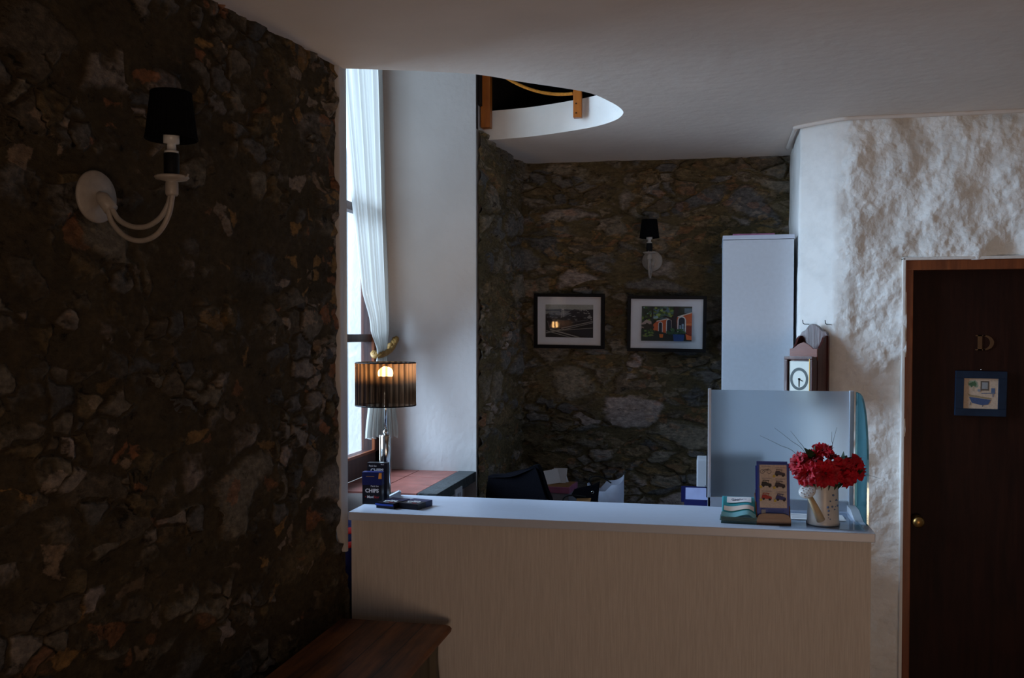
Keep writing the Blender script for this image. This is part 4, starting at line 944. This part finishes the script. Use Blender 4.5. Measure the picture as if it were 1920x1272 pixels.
for k in range(14):
    a = k * .45; b.prism([(0, 0), (.014, .02), (0, .055), (-.014, .02)], 1, -.0006, .0006, mtx=Matrix.Translation((.02 * math.cos(a), .02 * math.sin(a), .115)) @ Matrix.Rotation(a, 4, 'Z') @ Matrix.Rotation(math.radians(65), 4, 'Y'))
b.build('foliage', M['leaf'], wc)

def petal(L_, Wd, curl, ruff, seed):
    def f(u, v):
        t = v; wv = Wd * math.sin(min(1, t * 1.05 + .08) * PI * .72) * (1.0 if t < .85 else (1 - (t - .85) * 2.6))
        x = (u - .5) * 2 * wv
        z = L_ * (t * .75) * math.cos(curl * t) + .004 * math.sin(seed + u * 9 + t * 7) * ruff * t
        y = L_ * t * math.sin(curl * t + .25) + .003 * math.cos(seed * 2 + u * 11) * ruff * t + (u - .5) ** 2 * .01
        return (x, y, z)
    return f
def flower(pos, direc, size, label, seed):
    base = Vector((CAN.x + (pos[0] - CAN.x) * .25, CAN.y + (pos[1] - CAN.y) * .25, CAN.z + .105))
    P0 = Vector(pos)
    t = empty('red_flower', base, 0, label, 'flower', 'red flowers in the watering can')
    q = Vector(direc).normalized().to_track_quat('Z', 'Y').to_matrix().to_4x4()
    Mx = Matrix.Translation(P0 - base) @ q
    b = MB()
    for ring, (n, L_, Wd, curl) in enumerate([(6, .036 * size, .0155 * size, 1.15), (6, .030 * size, .0135 * size, .75), (4, .020 * size, .010 * size, .3)]):
        for i in range(n):
            a = 2 * PI * (i + .5 * ring) / n + seed
            f = petal(L_, Wd, curl + .15 * math.sin(seed * 3 + i), 1.0, seed * 7 + i)
            R_ = Mx @ Matrix.Rotation(a, 4, 'Z')
            b.sheet(lambda u, v: R_ @ Vector(f(u, v)), 6, 8)
    b.build('petals', M['petal'], t)
    b = MB(); b.ball((0, 0, .008), .004, mtx=Mx, u=10, v=8); b.build('flower_center', M['stamen'], t)
    b = MB(); b.tube(smooth_pts([(0, 0, -.03), (P0 - base) * .5 + Vector((0, 0, .004)), (P0 - base)], 4), .002, 6); b.build('stem', M['leaf'], t)
    return t
FL = [((.278, 3.065, 1.312), (-.8, -.5, .3), 1.05, 'leftmost red flower, high on the bunch edge'),
      ((.303, 3.035, 1.288), (-.5, -.9, .1), 1.15, 'bright red flower at lower left, above the rose of the can'),
      ((.318, 3.075, 1.325), (-.3, -.6, .7), 1.0, 'purplish red flower at upper left of the bunch'),
      ((.349, 3.085, 1.348), (.0, -.4, .9), 1.0, 'topmost red flower of the bunch'),
      ((.352, 3.030, 1.292), (.0, -1, .1), 1.25, 'large red flower at the front centre over the can rim'),
      ((.398, 3.045, 1.300), (.3, -.9, .2), 1.2, 'dark red flower right of the front centre bloom'),
      ((.440, 3.070, 1.305), (.7, -.6, .2), 1.15, 'rightmost red flower near the teal pane'),
      ((.420, 3.050, 1.283), (.4, -.7, -.3), 1.0, 'lowest red flower on the right, drooping'),
      ((.375, 3.12, 1.325), (.2, .3, .8), .9, 'red flower at the back of the bunch, half hidden')]
for i, f_ in enumerate(FL): flower(*f_, i * .7)
for (a_, L_, lab) in [((-.3, -.1, .9), .055, 'dark green leaf standing between the top red flowers'), ((.5, .2, .7), .05, 'dark green leaf at upper right behind the red flowers'), ((.75, -.2, .5), .05, 'dark green leaf above the rightmost flowers')]:
    t = empty('leaf_sprig', CAN + Vector((0, 0, .11)), 0, lab, 'leaf', 'leaves among the red flowers')
    d = Vector(a_).normalized(); b = MB(); b.tube([(0, 0, 0), d * .10], .0015, 6); b.build('stem', M['leaf'], t)
    Mx = Matrix.Translation(d * .085) @ d.to_track_quat('Z', 'Y').to_matrix().to_4x4()
    b = MB()
    for k in range(3):
        R_ = Mx @ Matrix.Rotation(k * 2.1, 4, 'Z'); b.sheet(lambda u, v: R_ @ Vector(((u - .5) * .026 * math.sin(v * PI * .97 + .05), L_ * v * v * .35, L_ * v)), 4, 8)
    b.build('leaves', M['leaf'], t)
BL = [((.275, 1.335), (.157, 1.400), 'longest thin grass blade, arching far left'), ((.300, 1.340), (.201, 1.426), 'straight thin grass blade, second from left'), ((.300, 1.345), (.250, 1.417), 'short curved grass blade left of the top flower'),
      ((.376, 1.355), (.374, 1.417), 'short upright grass blade right of the top flower'), ((.374, 1.352), (.389, 1.432), 'tall upright grass blade right of the top flower'), ((.445, 1.285), (.520, 1.274), 'thin grass blade sticking out to the right past the teal pane')]
for (a_, e_, lab) in BL:
    base = CAN + Vector((0, 0, .115)); t = empty('grass_blade', base, 0, lab, 'grass blade', 'thin blades in the bouquet')
    yA = -.005; s_ = Vector((a_[0] - base.x, yA, a_[1] - base.z)); e = Vector((e_[0] - base.x, yA - .015, e_[1] - base.z))
    q = smooth_pts([(0, 0, -.05), s_, s_.lerp(e, .5) + Vector((0, 0, .004)), e], 6)
    b = MB(); b.tube(q, [.0011 - .0008 * i / (len(q) - 1) for i in range(len(q))], 6); b.build('blade', M['blade'], t)

# ------------------------------------------------------------ cloth bag in the gap behind the counter end
cg = empty('cloth_bag', (-1.262, 3.12, 0), 0, 'red and blue patterned bag glimpsed in the gap left of the counter', 'bag')
b = MB(); b.lathe([(.05, 0), (.058, .02), (.060, .40), (.058, .9), (.050, 1.06), (.02, 1.085), (0, 1.087)], 20, sy=1.3); b.build('bag_body', M['navy'], cg)
b = MB()
for k in range(2): b.lathe([(.0535 - .0 * k, .975 + k * .05), (.0625 - .004 * k, .985 + k * .05), (.0535, .998 + k * .05)], 20, sy=1.3, cap=False)
b.build('red_stripes', M['red'], cg)

# ------------------------------------------------------------ wooden chest by the left wall
TZ = .775
ch = empty('wooden_chest', (-1.004, 1.9, 0), 0, 'long brown plank-topped wooden chest along the stone wall, its end at the counter', 'chest')
b = MB()
prof = [(-.19, TZ - .034), (.150, TZ - .034), (.172, TZ - .030), (.186, TZ - .020), (.188, TZ - .010), (.180, TZ - .002), (.168, TZ), (-.19, TZ)]
b.prism(prof, 1, -.95, 1.025, smooth=False, bev=.003); b.build('chest_lid', M['chest'], ch)
b = MB(); b.box(-.18, .130, -.93, .97, .09, TZ - .034); b.build('body', M['chest_side'], ch)
for y0 in (.965, -.94):
    e = [(-.19, 0), (.19, 0), (.186, .25), (.176, .42), (.160, .56), (.150, .66), (.152, TZ - .036), (-.19, TZ - .036)]
    b = MB(); b.prism([(p.x, p.y) for p in smooth_pts([(x, z, 0) for x, z in e[1:7]], 5)] + [e[7], e[0]], 1, y0, y0 + .03); b.build('end_panel', M['chest_side'], ch)
